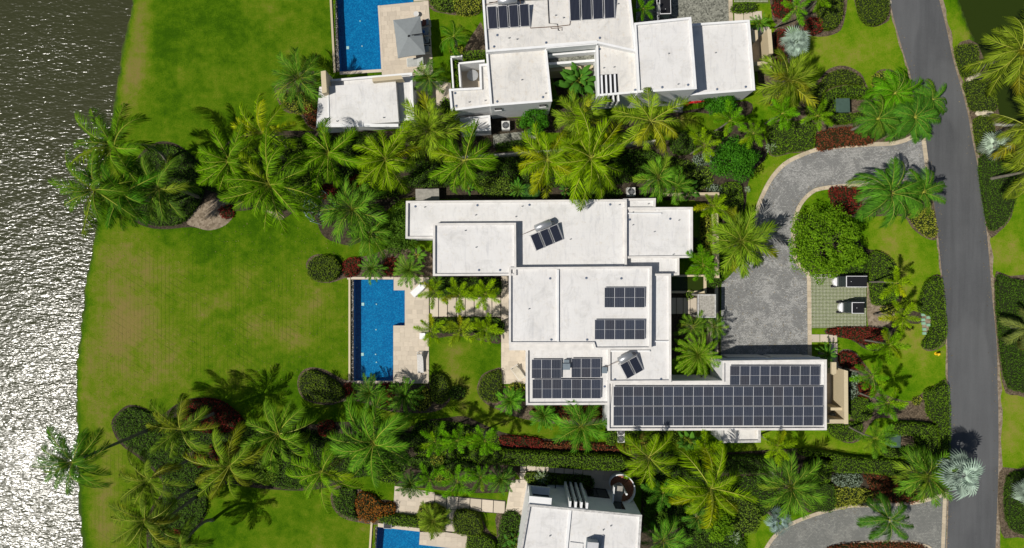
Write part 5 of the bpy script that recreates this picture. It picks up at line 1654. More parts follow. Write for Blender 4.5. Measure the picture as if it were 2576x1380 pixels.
def palm(kind, x, y, r, h, label, group, n=16, col=(.10, .21, .010), base=None, bend=(0, 0), el=(72, -18), nm='palm_tree', tr=(.17, .11), trunk='trunk', spread=.9, vary=.22, yellow=.0, seed=None, bias=0.0, cs=1, tmat=None):
    """crown seen at plan point (x, y), r wide, h metres above the ground; base: plan point of the foot if the trunk leans"""
    rr_ = random.Random((seed or 0) + int(x * 13 + y * 7))
    crown = P(x, y, h)
    foot = Vector((crown.x, crown.y, 0)) if base is None else P(*base)
    t = empty(nm, foot, label, 'palm', group)
    trunk_part(t, foot, crown - Vector((0, 0, .08)), tr[0], tr[1], M[trunk], bend)
    if kind in ('coco', 'fox', 'royal') and h > 2:
        MB().tube([crown - Vector((0, 0, .5)), crown - Vector((0, 0, .2)), crown + Vector((0, 0, .25))], [tr[1], tr[1] * 1.35, tr[1] * .3], 8).build('crownshaft', M['rachis'], t, True)
    Lm = r * S * (H - h) / H / spread
    off = crown - foot
    a0 = rr_.uniform(0, 6.28)
    tz = math.radians(rr_.uniform(180, 270)); ta = math.radians(rr_.uniform(4, 16)) if kind == 'coco' else 0.0
    tilt = Matrix.Rotation(ta, 3, Vector((-math.sin(tz), math.cos(tz), 0)))
    dead = rr_.choice((0, 1, 1, 2, 3)) if kind == 'coco' else 0
    for i in range(n):
        u = (i + .5) / n
        az = a0 + i * 2.39996 + rr_.uniform(-.18, .18)
        if bias:
            az += bias * math.sin(math.radians(215) - az)
        e = math.radians(el[0] + (el[1] - el[0]) * u ** .8) + rr_.uniform(-.12, .12)
        isdead = i >= n - dead
        if isdead:
            e = math.radians(rr_.uniform(-62, -38))
        me = rr_.choice(FR[kind])
        o = bpy.data.objects.new('frond', me)
        o.location = off
        o.rotation_euler = (tilt @ Matrix.Rotation(az, 3, 'Z') @ Matrix.Rotation(-e, 3, 'Y') @ Matrix.Rotation(rr_.uniform(-.5, .5), 3, 'X')).to_euler()
        s = Lm * rr_.uniform(.76, 1.10) * (.72 + .28 * min(1, u * 2.2)) * (.85 if isdead else 1)
        o.scale = (s, s, s)
        k = rr_.uniform(1 - vary, 1 + vary)
        yl = rr_.random() < yellow or (u > .8 and rr_.random() < yellow * 1.5)
        c = (col[0] * k, col[1] * k, col[2] * k)
        if yl:
            c = (col[0] * 1.55 * k, col[1] * 1.08 * k, col[2] * k)
        if isdead:
            c = (.13 * k, .095 * k, .03)
        o.color = (*c, 1)
        link(o, t)
    return t

G1, G2, G3, G4, G5 = 'tall coconut palms', 'foxtail palms', 'clumping feather palms', 'cycads and rosette palms', 'silver fan palms'
YG = (.155, .250, .003); MG = (.098, .200, .003); DG = (.045, .135, .005); BG = (.085, .215, .004)
COCO = [  # x, y, r, h, colour, yellow, n, bend, label
 (287, 368, 104, 9.5, (.085, .18, .005), .12, 17, (0.6, .7), 'topmost coconut palm over the lake shore, trunk arching right'),
 (238, 478, 98, 10, (.075, .16, .006), .08, 15, (0, .2), 'leftmost coconut palm of the upper shore clump, out over the water'),
 (312, 484, 100, 9, DG, .02, 18, (0, 0), 'dark green coconut palm in the middle of the upper shore clump'),
 (402, 474, 90, 8, (.09, .17, .014), .05, 14, (0, .2), 'rightmost coconut palm of the upper shore clump'),
 (577, 404, 88, 8, MG, .05, 16, (.3, .2), 'coconut palm just left of the highest crown in the upper palm row'),
 (661, 336, 88, 7, YG, .25, 15, (.4, 0), 'coconut palm reaching highest onto the upper lawn'),
 (680, 466, 112, 8, MG, .12, 19, (0, .3), 'widest coconut palm of the upper row, hanging over the lawn'),
 (828, 386, 92, 6.5, MG, .08, 16, (0, .2), 'coconut palm just below the left corner of the cabana'),
 (970, 401, 90, 6.5, YG, .06, 17, (0, .2), 'coconut palm just below the right end of the cabana'),
 (1170, 404, 94, 6.5, MG, .05, 14, (0, 0), 'coconut palm below the white annex box'),
 (1377, 402, 84, 6.5, YG, .30, 15, (0, 0), 'yellow-tipped coconut palm left of the broadest crown above the roof'),
 (1487, 398, 106, 7, YG, .16, 20, (0, 0), 'broadest yellow-green coconut palm above the middle house roof'),
 (1637, 306, 88, 6.5, (.17, .25, .012), .15, 14, (0, 0), 'coconut palm leaning on the wall below the roof slats of the top house'),
 (186, 1162, 88, 12, (.055, .14, .008), .0, 24, (0, 0), 'lone coconut palm leaning far out over the lake'),
 (454, 1080, 86, 7.5, (.10, .165, .010), .08, 15, (0, 0), 'coconut palm left of the dark red shrubs in the lower garden'),
 (377, 1207, 82, 8.5, (.11, .16, .012), .08, 15, (.7, .2), 'upper coconut palm beside the dry lower shore strip'),
 (366, 1308, 84, 8.5, (.11, .165, .012), .08, 15, (.5, .3), 'lower left coconut palm beside the dry lower shore strip'),
 (398, 1318, 60, 7.5, (.10, .16, .012), .05, 11, (.3, .2), 'smaller coconut palm tucked against the lower shore palm'),
 (579, 1169, 92, 7.5, (.115, .185, .010), .20, 17, (.3, .2), 'coconut palm right of the small red shrubs in the lower garden'),
 (701, 1092, 96, 6.5, (.10, .195, .010), .05, 17, (0, .2), 'coconut palm second from right in the lower lakeside row'),
 (942, 1112, 114, 7, (.085, .20, .012), .04, 21, (0, .2), 'biggest coconut palm of the lower row, below the main pool'),
 (812, 1186, 84, 7, MG, .06, 14, (0, 0), 'coconut palm above the lower lawn, left of the rust shrubs'),
 (458, 1372, 72, 6.5, (.10, .165, .012), .04, 12, (.2, .6), 'coconut palm cut by the bottom edge beside the curved trunk'),
 (1632, 1150, 82, 4.6, YG, .16, 12, (0, 0), 'coconut palm between the spiral stair and the garage wing'),
 (1787, 1228, 102, 6.5, YG, .16, 16, (0, 0), 'large coconut palm right of the spiral stair'),
 (2566, 128, 98, 7, (.13, .175, .012), .12, 15, (0, 0), 'palm arching over the green pond at the right edge'),
 (2596, 326, 88, 6.5, (.15, .19, .012), .1, 13, (0, 0), 'palm at the right edge just below the green pond'),
 (2604, 428, 78, 6.5, (.15, .19, .012), .1, 12, (0, 0), 'palm at the right edge beside the large roadside hedge'),
]
for x, y, r, h, c, yl, n, bend, lb in COCO:
    palm('coco', x, y, r, h, lb, G1, n + 3, c, None, (bend[0] * 1.2, bend[1] * 1.2), (66, -24), yellow=yl, nm='coconut_palm', bias=.28, spread=.83)

FOX = [
 (2000, 22, 48, 5, BG, 'foxtail palm above the upper silver fan palm'), (2062, -2, 36, 5, MG, 'foxtail palm cut by the top edge above the oval hedge'),
 (1969, 286, 42, 4.5, BG, 'left one of the two foxtail palms below the upper utility box'), (2056, 292, 41, 4.2, MG, 'right one of the two foxtail palms below the upper utility box'),
 (1836, 304, 48, 5, BG, 'foxtail palm directly below the clipped bush at the top house'), (1894, 336, 38, 4, MG, 'foxtail palm above the silver agave'),
 (1770, 366, 46, 5, YG, 'foxtail palm left of the round dense tree'), (1793, 520, 46, 4.5, YG, 'foxtail palm at the northeast roof corner of the middle house'),
 (1768, 667, 50, 4.5, BG, 'foxtail palm above the small dark reflecting basin'),
 (1091, 735, 42, 4, YG, 'left foxtail palm above the pool-side stepping slabs'), (1156, 742, 49, 4, YG, 'middle foxtail palm above the pool-side stepping slabs'), (1221, 740, 43, 4, YG, 'right foxtail palm above the pool-side stepping slabs'),
 (1084, 832, 43, 4, YG, 'left foxtail palm below the pool-side stepping slabs'), (1156, 830, 46, 4, (.19, .26, .012), 'middle foxtail palm below the pool-side stepping slabs'), (1221, 830, 43, 4, YG, 'right foxtail palm below the pool-side stepping slabs'),
 (2254, 712, 48, 5, YG, 'foxtail palm right of the golf carts'), (2269, 798, 50, 5, YG, 'foxtail palm beside the mint valve lids'), (2237, 868, 52, 5, MG, 'foxtail palm at the end of the red shrub band'),
 (2192, 948, 55, 5.5, BG, 'foxtail palm right of the garage end court'), (2232, 1013, 50, 5.5, BG, 'foxtail palm left of the bare patch with yellow plants'), (2202, 1103, 52, 5.5, (.075, .17, .014), 'foxtail palm left of the lower utility box'),
 (1954, 1121, 52, 4.5, YG, 'foxtail palm below the right end of the garage array'), (1770, 1133, 54, 4.2, YG, 'foxtail palm below the left of the garage roof bump'), (1668, 1238, 52, 5, (.055, .15, .016), 'dark foxtail palm right of the spiral stair'),
 (1094, 1110, 50, 4.5, BG, 'left foxtail palm of the trio above the long clipped hedge'), (1151, 1108, 45, 4.5, BG, 'middle foxtail palm of the trio above the long clipped hedge'), (1219, 1108, 46, 4.5, BG, 'right foxtail palm of the trio above the long clipped hedge'),
 (1081, 1208, 45, 4, BG, 'left foxtail palm above the lower slab walk'), (1151, 1211, 49, 4, BG, 'middle foxtail palm above the lower slab walk'), (1209, 1201, 42, 4, BG, 'right foxtail palm above the lower slab walk'),
 (1618, 24, 36, 4, BG, 'small palm at the corner of the gravel court beside the dark cart'),
]
for i, (x, y, r, h, c, lb) in enumerate(FOX):
    palm('fox', x, y, r, h, lb, G2, 8 + (i % 3), (c[0] * 1.3, c[1] * 1.25, c[2]), None, (rnd.uniform(-.1, .1), rnd.uniform(-.1, .1)), (48, -14), nm='foxtail_palm', tr=(.10, .07), trunk='trunk', spread=.93, yellow=.08)

ARE = [
 (754, 200, 72, 3.2, 26, (.07, .16, .012), 'feather palm clump left of the cabana fin'), (889, 528, 82, 4, 28, (.09, .20, .014), 'large feather palm clump right of the climbing dome'), (930, 588, 58, 3.2, 18, (.075, .17, .014), 'smaller feather palm clump below the large one by the dome'),
 (1083, 330, 84, 4.5, 34, (.15, .225, .012), 'big yellow-green clump right of the cabana'), (1455, 300, 74, 4.5, 26, (.15, .23, .012), 'yellow-green clump below the dark courtyard plants'),
 (1863, 608, 82, 4.2, 36, (.13, .21, .012), 'big clump beside the bend of the drive'), (1982, 206, 74, 4, 34, (.13, .185, .012), 'golden-green clump right of the eastern stone screen'),
 (1079, 198, 44, 2.8, 20, (.065, .15, .014), 'small clump between the parasol terrace and the cabana'), (1655, 448, 56, 3.6, 22, (.09, .21, .014), 'clump right of the pale air conditioner'), (1700, 470, 44, 3.2, 16, (.085, .20, .014), 'low clump above the northeast garden wall'),
 (1742, 822, 40, 2.4, 18, (.085, .17, .012), 'small clump just below the gate canopy'), (1795, 822, 34, 2.2, 16, (.09, .20, .014), 'small clump between gate canopy and drive'), (1462, 1072, 64, 3.4, 24, (.075, .20, .014), 'clump left of the garage wing corner'),
 (1987, 1222, 78, 4.2, 30, (.085, .18, .014), 'clump at the bend of the lower drive'), (1668, 1358, 58, 3.5, 22, (.075, .19, .014), 'clump at the bottom edge right of the bottom house'), (2329, 1197, 70, 3.6, 34, (.075, .165, .012), 'clump left of the silver fan palm at the road'),
 (1089, 1308, 42, 2.2, 30, (.12, .185, .012), 'dense tuft growing from the square hedge by the bottom pool'), (1755, 1300, 40, 3, 14, (.05, .14, .012), 'dark clump below the large coconut palm by the stair'),
]
for x, y, r, h, n, c, lb in ARE:
    t = palm('areca', x, y, r, h, lb, G3, n, c, None, (0, 0), (80, -20), nm='clumping_palm', tr=(.16, .10), spread=.86, vary=.3, yellow=.06)
    base = P(x, y, h)
    for k in range(5):
        a = k * 1.26; rr_ = r * S * .16
        MB().tube([(base.x + rr_ * math.cos(a), base.y + rr_ * math.sin(a), 0), (base.x + rr_ * .5 * math.cos(a), base.y + rr_ * .5 * math.sin(a), h * .9)], .05, 6).build('stem', M['trunk_pale'], t)

ROY = [
 (1141, 93, 47, 3.4, 12, (.05, .15, .006), 'slender palm on the small lawn right of the parasol'),
 (2250, 236, 66, 5, 34, (.085, .23, .005), 'bright top crown of the feather palm group at the road'), (2208, 300, 64, 5.2, 26, (.065, .165, .014), 'left crown of the feather palm group at the road'),
 (2300, 296, 72, 5.6, 32, (.06, .165, .016), 'lower right crown of the feather palm group at the road'), (2345, 252, 52, 5.2, 18, (.065, .17, .014), 'crown overhanging the road at the feather palm group'),
 (2239, 488, 92, 6, 22, (.07, .185, .016), 'large feather palm at the mouth of the main drive'), (2322, 484, 68, 5.8, 22, (.07, .175, .014), 'feather palm beside the road at the main drive mouth'),
 (2236, 1308, 68, 5, 18, (.05, .135, .014), 'dark feather palm over the middle of the lower drive'),
 (2585, 830, 60, 3, 14, (.12, .14, .04), 'greyish feather palm at the right edge in the roadside hedge'),
]
for x, y, r, h, n, c, lb in ROY:
    palm('royal', x, y, r, h, lb, G3, n, c, None, (.1, .1), (60, -22), nm='feather_palm', tr=(.14, .10), trunk='trunk', spread=.9, yellow=.03)

palm('date', 1755, 893, 64, 3.2, 'big round star-shaped palm beside the garage roof and drive', G4, 46, (.125, .25, .008), None, (0, 0), (78, -10), nm='date_palm', tr=(.26, .2), spread=.95, vary=.2)
for x, y, r, h, n, c, lb in [
 (936, 676, 40, 1.2, 26, (.06, .17, .014), 'left rosette palm above the main pool'), (1029, 680, 47, 1.3, 28, (.085, .19, .014), 'right rosette palm above the main pool'),
 (931, 988, 49, 1.2, 28, (.06, .165, .014), 'left rosette palm below the main pool'), (1018, 994, 56, 1.3, 34, (.07, .18, .014), 'right rosette palm below the main pool'),
 (1284, 1008, 42, 1.2, 40, (.075, .23, .012), 'bright round rosette at the southwest corner of the middle house'), (1368, 1044, 42, 1.2, 34, (.06, .19, .014), 'bright rosette below the southwest panel roof'),
 (1034, 1216, 40, 2.0, 34, (.035, .10, .012), 'dark spiky rosette over the landing by the lower slab walk'), (1262, 1206, 40, 1.8, 34, (.045, .13, .012), 'dark spiky rosette left of the bottom house terrace'),
 (1100, 712, 24, .9, 22, (.05, .12, .012), 'small dark rosette right of the diagonal white lounger'), (1243, 838, 26, .9, 20, (.05, .13, .012), 'dark rosette at the right end of the lower foxtail bed'),
 (1305, 478, 30, 1.5, 20, (.05, .17, .016), 'green rosette above the north roof edge, left of the fan plant'), (2080, 893, 32, 1.6, 22, (.05, .16, .014), 'rosette palm in the shade above the garage end court'),
 (1910, 60, 30, 1.4, 20, (.07, .20, .014), 'rosette palm above the eastern stone screen'), (2250, 745, 16, .8, 12, (.08, .19, .014), 'small rosette in the hedge below the golf cart palm'),
]:
    palm('sago', x, y, r, h, lb, G4, n, c, None, (0, 0), (82, -6), nm='cycad', tr=(.16, .13), spread=.95)

# fan palms
def fan_mesh(seed, segs=20, arc=290):
    r = random.Random(seed)
    V, F, MI = [], [], []
    V += [(0, .012, 0), (0, -.012, 0), (.45, .009, .02), (.45, -.009, .02)]; F.append((0, 1, 3, 2)); MI.append(0)
    for i in range(segs):
        a0 = math.radians(-arc / 2 + arc * i / segs); a1 = math.radians(-arc / 2 + arc * (i + 1) / segs); am = (a0 + a1) / 2
        ln = .56 * (.82 + .18 * math.cos(am)) * r.uniform(.92, 1.05)
        dz = -.10 - .18 * r.random()
        n = len(V); k = .68; wd = (a1 - a0) * .16; a0 += wd; a1 -= wd
        V += [(.45, 0, .02), (.45 + ln * k * math.cos(a0), ln * k * math.sin(a0), .0), (.45 + ln * math.cos(am), ln * math.sin(am), dz * ln * 2), (.45 + ln * k * math.cos(a1), ln * k * math.sin(a1), .0), (.45 + ln * k * math.cos(am), ln * k * math.sin(am), .05)]
        F += [(n, n + 1, n + 4), (n, n + 4, n + 3), (n + 1, n + 2, n + 4), (n + 4, n + 2, n + 3)]; MI += [0] * 4
    me = bpy.data.meshes.new('fan_leaf'); me.from_pydata(V, [], F); me.materials.append(M['fan']); me.materials.append(M['rachis'])
    me.polygons.foreach_set('material_index', MI); me.update()
    return me
FR['fan'] = [fan_mesh(61), fan_mesh(62), fan_mesh(63)]
SV = (.36, .47, .38)
for x, y, r, h, n, c, lb in [(2000, 108, 44, 2.6, 13, SV, 'silver fan palm on the upper right lawn by the stone screen'), (2416, 1192, 64, 5.2, 14, SV, 'tall silver fan palm overhanging the road at lower right'),
                             (2505, 368, 42, 2.6, 12, (.40, .50, .38), 'silver fan palm across the road at the right edge'), (1960, 1312, 38, 2.6, 10, (.22, .31, .28), 'silver fan palm at the bend of the lower drive'),
                             (1338, 484, 26, 1.6, 12, (.06, .16, .03), 'dark green fan plant above the middle house north roof'), (2590, 1240, 40, 2.6, 14, (.36, .46, .36), 'silver fan palm at the lower right edge')]:
    palm('fan', x, y, r, h, lb, G5, n + 3, c, None, (0, 0), (78, -22), nm='fan_palm', tr=(.2, .16), spread=1.0, vary=.4)
for x, y, r, lb in [(1937, 373, 17, 'silver agave on the curved hedge by the drive'), (1880, 477, 10, 'small pale agave beside the grass verge of the drive'), (1848, 1350, 20, 'pale agave in the dark planting near the lower drive'), (1362, 1200, 22, 'pale variegated rosette by the corner window of the bottom house')]:
    palm('sago', x, y, r, .35, lb, G4, 18, (.30, .37, .33), None, (0, 0), (80, 5), nm='agave', tr=(.1, .1), spread=1.0)

# big-leaf plants
def paddle_mesh(seed):
    r = random.Random(seed)
    V, F, MI = [], [], []
    n = 10
    for i in range(n + 1):
        t = i / n
        x = .35 + .65 * t; zc = .42 * t - .62 * t * t
        w = .15 * math.sin(math.pi * min(1, .06 + .94 * t)) ** .7
        V += [(x, w, zc - .05), (x, 0, zc), (x, -w, zc - .05)]
    for i in range(n):
        for k in (0, 1):
            F.append((3 * i + k, 3 * i + k + 1, 3 * i + k + 4, 3 * i + k + 3)); MI.append(0)
    m = len(V)
    V += [(0, .012, -.08), (0, -.012, -.08), (.36, .012, .0), (.36, -.012, .0)]; F.append((m, m + 1, m + 3, m + 2)); MI.append(1)
    me = bpy.data.meshes.new('paddle_leaf'); me.from_pydata(V, [], F); me.materials.append(M['frond']); me.materials.append(M['rachis']); me.polygons.foreach_set('material_index', MI); me.update()
    return me
PAD = [paddle_mesh(71), paddle_mesh(72)]
def banana(x, y, r, h, n, c, lb, nm='banana_plant'):
    rr_ = random.Random(int(x + y))
    q = P(x, y); t = empty(nm, q, lb, 'plant', 'broad-leaved plants')
    for k in range(max(3, n // 5)):
        a = rr_.uniform(0, 6.28); d = rr_.uniform(0, .35) * r * S
        hh = h * rr_.uniform(.6, 1)
        MB().tube([(q.x + d * math.cos(a), q.y + d * math.sin(a), 0), (q.x + d * math.cos(a), q.y + d * math.sin(a), hh)], [.07, .04], 7).build('stem', M['rachis'], t)
        for j in range(5):
            o = bpy.data.objects.new('leaf', rr_.choice(PAD))
            o.location = (d * math.cos(a), d * math.sin(a), hh * rr_.uniform(.85, 1))
            s = r * S * rr_.uniform(.55, .85)
            o.scale = (s, s * rr_.uniform(.8, 1.1), s)
            o.rotation_euler = (rr_.uniform(-.5, .5), -rr_.uniform(.0, .8), j * 1.256 + rr_.uniform(-.4, .4) + a)
            kk = rr_.uniform(.7, 1.3); o.color = (c[0] * kk, c[1] * kk, c[2] * kk, 1)
            link(o, t)
banana(1448, 225, 62, 4.2, 40, (.055, .15, .02), 'big-leaved banana clump in the dark courtyard of the top house')
banana(1056, 645, 34, 2.2, 22, (.075, .16, .02), 'big-leaved plant tucked between hedge and west block of the middle house')
banana(1722, 1098, 42, 2.4, 28, (.065, .16, .02), 'big-leaved plant in the shade below the garage wing')
banana(1722, 486, 34, 2.0, 24, (.05, .125, .02), 'dark big-leaved plant above the northeast garden wall')
banana(1180, 478, 22, 1.4, 15, (.06, .16, .02), 'low big-leaved plant above the north roof edge')
banana(1420, 488, 24, 1.6, 15, (.06, .15, .02), 'low big-leaved plant hanging over the north parapet')
banana(1290, 1350, 34, 2.2, 20, (.05, .13, .02), 'big-leaved plant beside the west wall of the bottom house')

# ---------------------------------------------------------------- hedges and shrubs: single leaves over a twiggy core
def leaf_quads(p, nrm, size, asp=.45, rs=None):
    n = len(p)
    rs = rs or npr
    d = rs.normal(size=(n, 3)); d -= (d * nrm).sum(1)[:, None] * nrm
    d /= np.linalg.norm(d, axis=1)[:, None] + 1e-9
    s = np.cross(nrm, d)
    L = size * rs.uniform(.7, 1.3, n)[:, None]
    W = L * asp
    V = np.stack([p - d * L * .5, p + s * W * .5 + nrm * L * .06, p + d * L * .5 - nrm * L * .12, p - s * W * .5 + nrm * L * .06], 1).reshape(-1, 3)
    F = np.arange(4 * n).reshape(n, 4)
    return V, F

def hedge(pts, h, mat, label, dens=110, leaf=.13, cat='hedge', nm='hedge', trimmed=True, group=None, sm=3, mound=.7, asp=.5):
    pl = smooth(pts, sm) if sm else pts
    w = np.array(ccw([tuple(P(x, y, h * .5)[:2]) for x, y in pl]))
    x0, y0 = w.min(0); x1, y1 = w.max(0)
    A = abs(area2([tuple(q) for q in w])) / 2
    n = int((x1 - x0) * (y1 - y0) * dens)
    q = np.stack([npr.uniform(x0, x1, n), npr.uniform(y0, y1, n)], 1)
    q = q[inside(q, w)]
    d = edge_dist(q, w)
    if trimmed:
        e = np.clip(d / .30, 0, 1)
        zt = h * (.72 + .28 * np.sqrt(1 - (1 - e) ** 2)) + .05 * h * np.sin(q[:, 0] * 2.3) * np.sin(q[:, 1] * 2.9)
        zz = zt - np.abs(npr.normal(0, .05, len(q)))
    else:
        m = max(3, int(A / (mound * mound) * 2.8))
        c = np.stack([npr.uniform(x0, x1, m * 3), npr.uniform(y0, y1, m * 3)], 1)
        c = c[inside(c, w)][:max(3, m)]
        ch = npr.uniform(.6, 1.0, len(c)); cr = npr.uniform(.75, 1.25, len(c)) * mound
        dd = np.hypot(q[:, None, 0] - c[None, :, 0], q[:, None, 1] - c[None, :, 1]) if len(c) else np.full((len(q), 1), 9.)
        zz = (ch * h * np.sqrt(np.clip(1 - (dd / cr) ** 2, 0.02, 1))).max(1)
        zt = zz.copy()
        zz = zz * npr.uniform(.72, 1.0, len(q))
        zz = np.maximum(zz, np.maximum(.08, .3 * h * npr.uniform(.6, 1, len(q))))
    nrm = npr.normal(0, .45 if trimmed else .6, (len(q), 3)); nrm[:, 2] = np.abs(nrm[:, 2]) + .75
    nrm /= np.linalg.norm(nrm, axis=1)[:, None]
    P3 = np.column_stack([q, zz])
    # side faces
    per = 0
    sp, sn_ = [], []
    for i in range(len(w)):
        a, b = w[i], w[(i + 1) % len(w)]
        L = np.hypot(*(b - a)); k = int(L * h * dens * (.8 if trimmed else .35))
        if k:
            t = npr.uniform(0, 1, k)[:, None]; e = a + (b - a) * t
            nv = np.array([(b - a)[1], -(b - a)[0], 0]) / max(L, 1e-6)
            hz = npr.uniform(.03, h * (.8 if trimmed else .5), k)
            sp.append(np.column_stack([e + npr.normal(0, .04, (k, 2)), hz])); nn_ = npr.normal(0, .4, (k, 3)) + nv; nn_[:, 2] += .3; sn_.append(nn_ / np.linalg.norm(nn_, axis=1)[:, None])
    if sp:
        P3 = np.vstack([P3] + sp); nrm = np.vstack([nrm] + sn_)
    V, F = leaf_quads(P3, nrm, leaf, asp)
    c0 = Vector((float(w[:, 0].mean()), float(w[:, 1].mean()), 0))
    V = V - np.array([c0.x, c0.y, 0])
    V[:, 2] = np.maximum(V[:, 2], 0.015)
    me = npmesh(nm, V, F, mat)
    o = bpy.data.objects.new(nm, me); o.location = c0; link(o); WL[o.name] = c0
    tag(o, label, cat, group)
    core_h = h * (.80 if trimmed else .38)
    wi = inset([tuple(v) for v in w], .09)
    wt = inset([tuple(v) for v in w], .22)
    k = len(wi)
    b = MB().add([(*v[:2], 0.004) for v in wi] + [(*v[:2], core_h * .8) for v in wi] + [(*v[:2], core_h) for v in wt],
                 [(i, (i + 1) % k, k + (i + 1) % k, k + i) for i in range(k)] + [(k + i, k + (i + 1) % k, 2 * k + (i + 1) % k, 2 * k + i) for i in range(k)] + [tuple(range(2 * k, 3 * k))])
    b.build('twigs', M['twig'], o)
    return o

def shrub(pts, h, mat, label, dens=75, leaf=.17, mound=.6, cat='shrub', nm='shrub_bed', group=None, asp=.5):
    return hedge(pts, h, mat, label, dens, leaf, cat, nm, False, group, 3, mound, asp)

GH, GS, GR = 'clipped hedges', 'mixed shrubs', 'red-leaved shrubs'
HD = M['hedge']
hedge([(340, 420), (375, 376), (410, 364), (450, 374), (490, 405), (515, 450), (505, 500), (465, 555), (420, 568), (372, 563), (338, 535), (330, 470)], .7, M['hedge_dark'], 'dark low groundcover under the upper shore palms', 90, .15, 'groundcover', 'groundcover', group=GH)
hedge(ell(815, 675, 43, 34), .9, M['hedge_olive'], 'rounded low hedge mound on the lawn above the pool', 120, group=GH)
hedge([(752, 968), (760, 942), (785, 932), (820, 945), (850, 965), (868, 985), (855, 1008), (820, 1012), (785, 1008), (760, 992)], .8, M['hedge_olive'], 'rounded low hedge mound on the lawn below the pool', 90, .14, group=GH)
hedge([(1082, 945), (1105, 940), (1125, 955), (1132, 985), (1120, 1012), (1098, 1015), (1085, 1000)], .8, M['hedge_olive'], 'oval hedge right of the rosettes below the main pool', 110, group=GH)
shrub(ell(1150, 990, 22, 19), .9, M['hedge_dark'], 'small dark lone shrub on the dry grass below the foxtail walk', 80, .15, .4, group=GS)
hedge([(1203, 982), (1215, 948), (1240, 935), (1260, 935), (1262, 985), (1255, 1010), (1232, 1012), (1212, 1005)], .8, M['hedge_olive'], 'oval hedge left of the bright corner rosette', 90, group=GH)
shrub(ell(1062, 1005, 24, 30), .9, M['croton'], 'yellow-green croton right of the rosettes below the pool', 80, .18, .5, group=GS)
shrub(ell(1300, 975, 22, 12), .8, M['croton'], 'yellow-green croton above the bright corner rosette', 80, .18, .4, group=GS)
for pts, h, lb in [([(866, 655), (905, 650), (900, 690), (866, 695)], .8, 'red shrub left of the rosettes above the pool'), ([(968, 655), (1000, 650), (990, 690), (965, 690)], .6, 'red shrub between the two rosettes above the pool'),
                   ([(866, 968), (890, 966), (892, 1000), (872, 1005)], .8, 'red shrub left of the rosettes below the pool'), ([(955, 970), (990, 968), (985, 1022), (950, 1020)], .6, 'red shrub between the two rosettes below the pool'),
                   ([(2084, 830), (2105, 826), (2190, 824), (2226, 836), (2216, 868), (2195, 874), (2150, 856), (2092, 842)], .9, 'long red shrub band below the turf-block parking'), ([(2113, 890), (2145, 888), (2168, 912), (2174, 932), (2142, 928), (2116, 922)], .9, 'red shrub patch above the garage end court'),
                   ([(2158, 965), (2180, 962), (2205, 985), (2190, 1002), (2160, 998)], .8, 'red shrub patch right of the garage end court'), ([(2088, 474), (2125, 470), (2168, 478), (2160, 530), (2130, 540), (2100, 522)], .9, 'red shrub inside the curve of the main drive'),
                   ([(455, 1022), (482, 1008), (545, 1007), (588, 1034), (608, 1056), (600, 1080), (520, 1090), (465, 1062)], .9, 'dark red shrub mass on the edge of the lower lawn'), ([(530, 1120), (570, 1118), (580, 1150), (545, 1158), (528, 1145)], .8, 'small red shrub between lower garden palms'),
                   ([(490, 1140), (520, 1150), (515, 1175), (492, 1170)], .8, 'smallest red shrub below the left lower palm'), ([(800, 1065), (835, 1060), (838, 1092), (806, 1096)], .9, 'red shrub left of the biggest lower coconut palm'),
                   ([(1262, 1098), (1330, 1100), (1362, 1108), (1360, 1126), (1290, 1122), (1262, 1118)], 1.0, 'red hedge stretch above the long clipped hedge'), ([(425, 1330), (460, 1335), (455, 1360), (430, 1352)], .8, 'red shrub by the curved palm trunk at the bottom'),
                   ([(870, 455), (905, 440), (915, 465), (880, 475)], .7, 'red shrub under the palms below the cabana'), ([(790, 470), (840, 465), (850, 490), (800, 500)], .7, 'red shrub beside the climbing dome'), ([(550, 525), (580, 515), (586, 545), (560, 550)], .6, 'red shrub at the tip of the bare mulch patch'),
                   ([(1950, -10), (1985, -10), (1990, 30), (1965, 45), (1945, 30)], .8, 'red shrub patch at the top edge left of the foxtail palm'), ([(2028, 50), (2060, 48), (2072, 72), (2050, 86), (2028, 76)], .9, 'red shrub below the upper oval hedge'), ([(1952, 80), (1978, 82), (1982, 140), (1958, 150)], .8, 'red shrub strip left of the upper silver fan palm')]:
    shrub(pts, h, M['red'], lb, 105, .19, .45, group=GR, asp=.35)
for pts, h, lb in [([(2056, 335), (2110, 322), (2190, 322), (2198, 362), (2120, 370), (2058, 380)], .6, 'rust-brown shrub bed along the upper kerb of the main drive'), ([(2175, 1190), (2230, 1190), (2290, 1215), (2310, 1262), (2250, 1266), (2200, 1255), (2190, 1225)], .7, 'rust-brown shrub bed above the lower drive'),
                   ([(764, 270), (800, 262), (802, 316), (775, 312)], .8, 'rust-brown shrub left of the cabana corner'), ([(1370, 1112), (1480, 1116), (1600, 1120), (1598, 1134), (1480, 1132), (1370, 1126)], .9, 'dark reddish hedge stretch left of the stair palm'), ([(2090, 1376), (2200, 1366), (2320, 1372), (2330, 1420), (2080, 1420)], .6, 'rust-brown bed at the bottom edge inside the lower drive')]:
    shrub(pts, h, M['redbrown'], lb, 105, .17, .5, group=GR)
shrub([(894, 1262), (905, 1240), (940, 1248), (960, 1268), (990, 1268), (992, 1292), (960, 1300), (940, 1315), (910, 1310), (898, 1290)], 1.1, M['orange'], 'rust-orange croton mass left of the bottom pool landing', 90, .17, .5, group=GR)
shrub([(836, 1262), (842, 1236), (868, 1226), (894, 1236), (892, 1290), (902, 1308), (872, 1304), (848, 1288)], .9, M['hedge_dark'], 'green shrub left of the rust-orange croton', 90, .16, .5, group=GS)
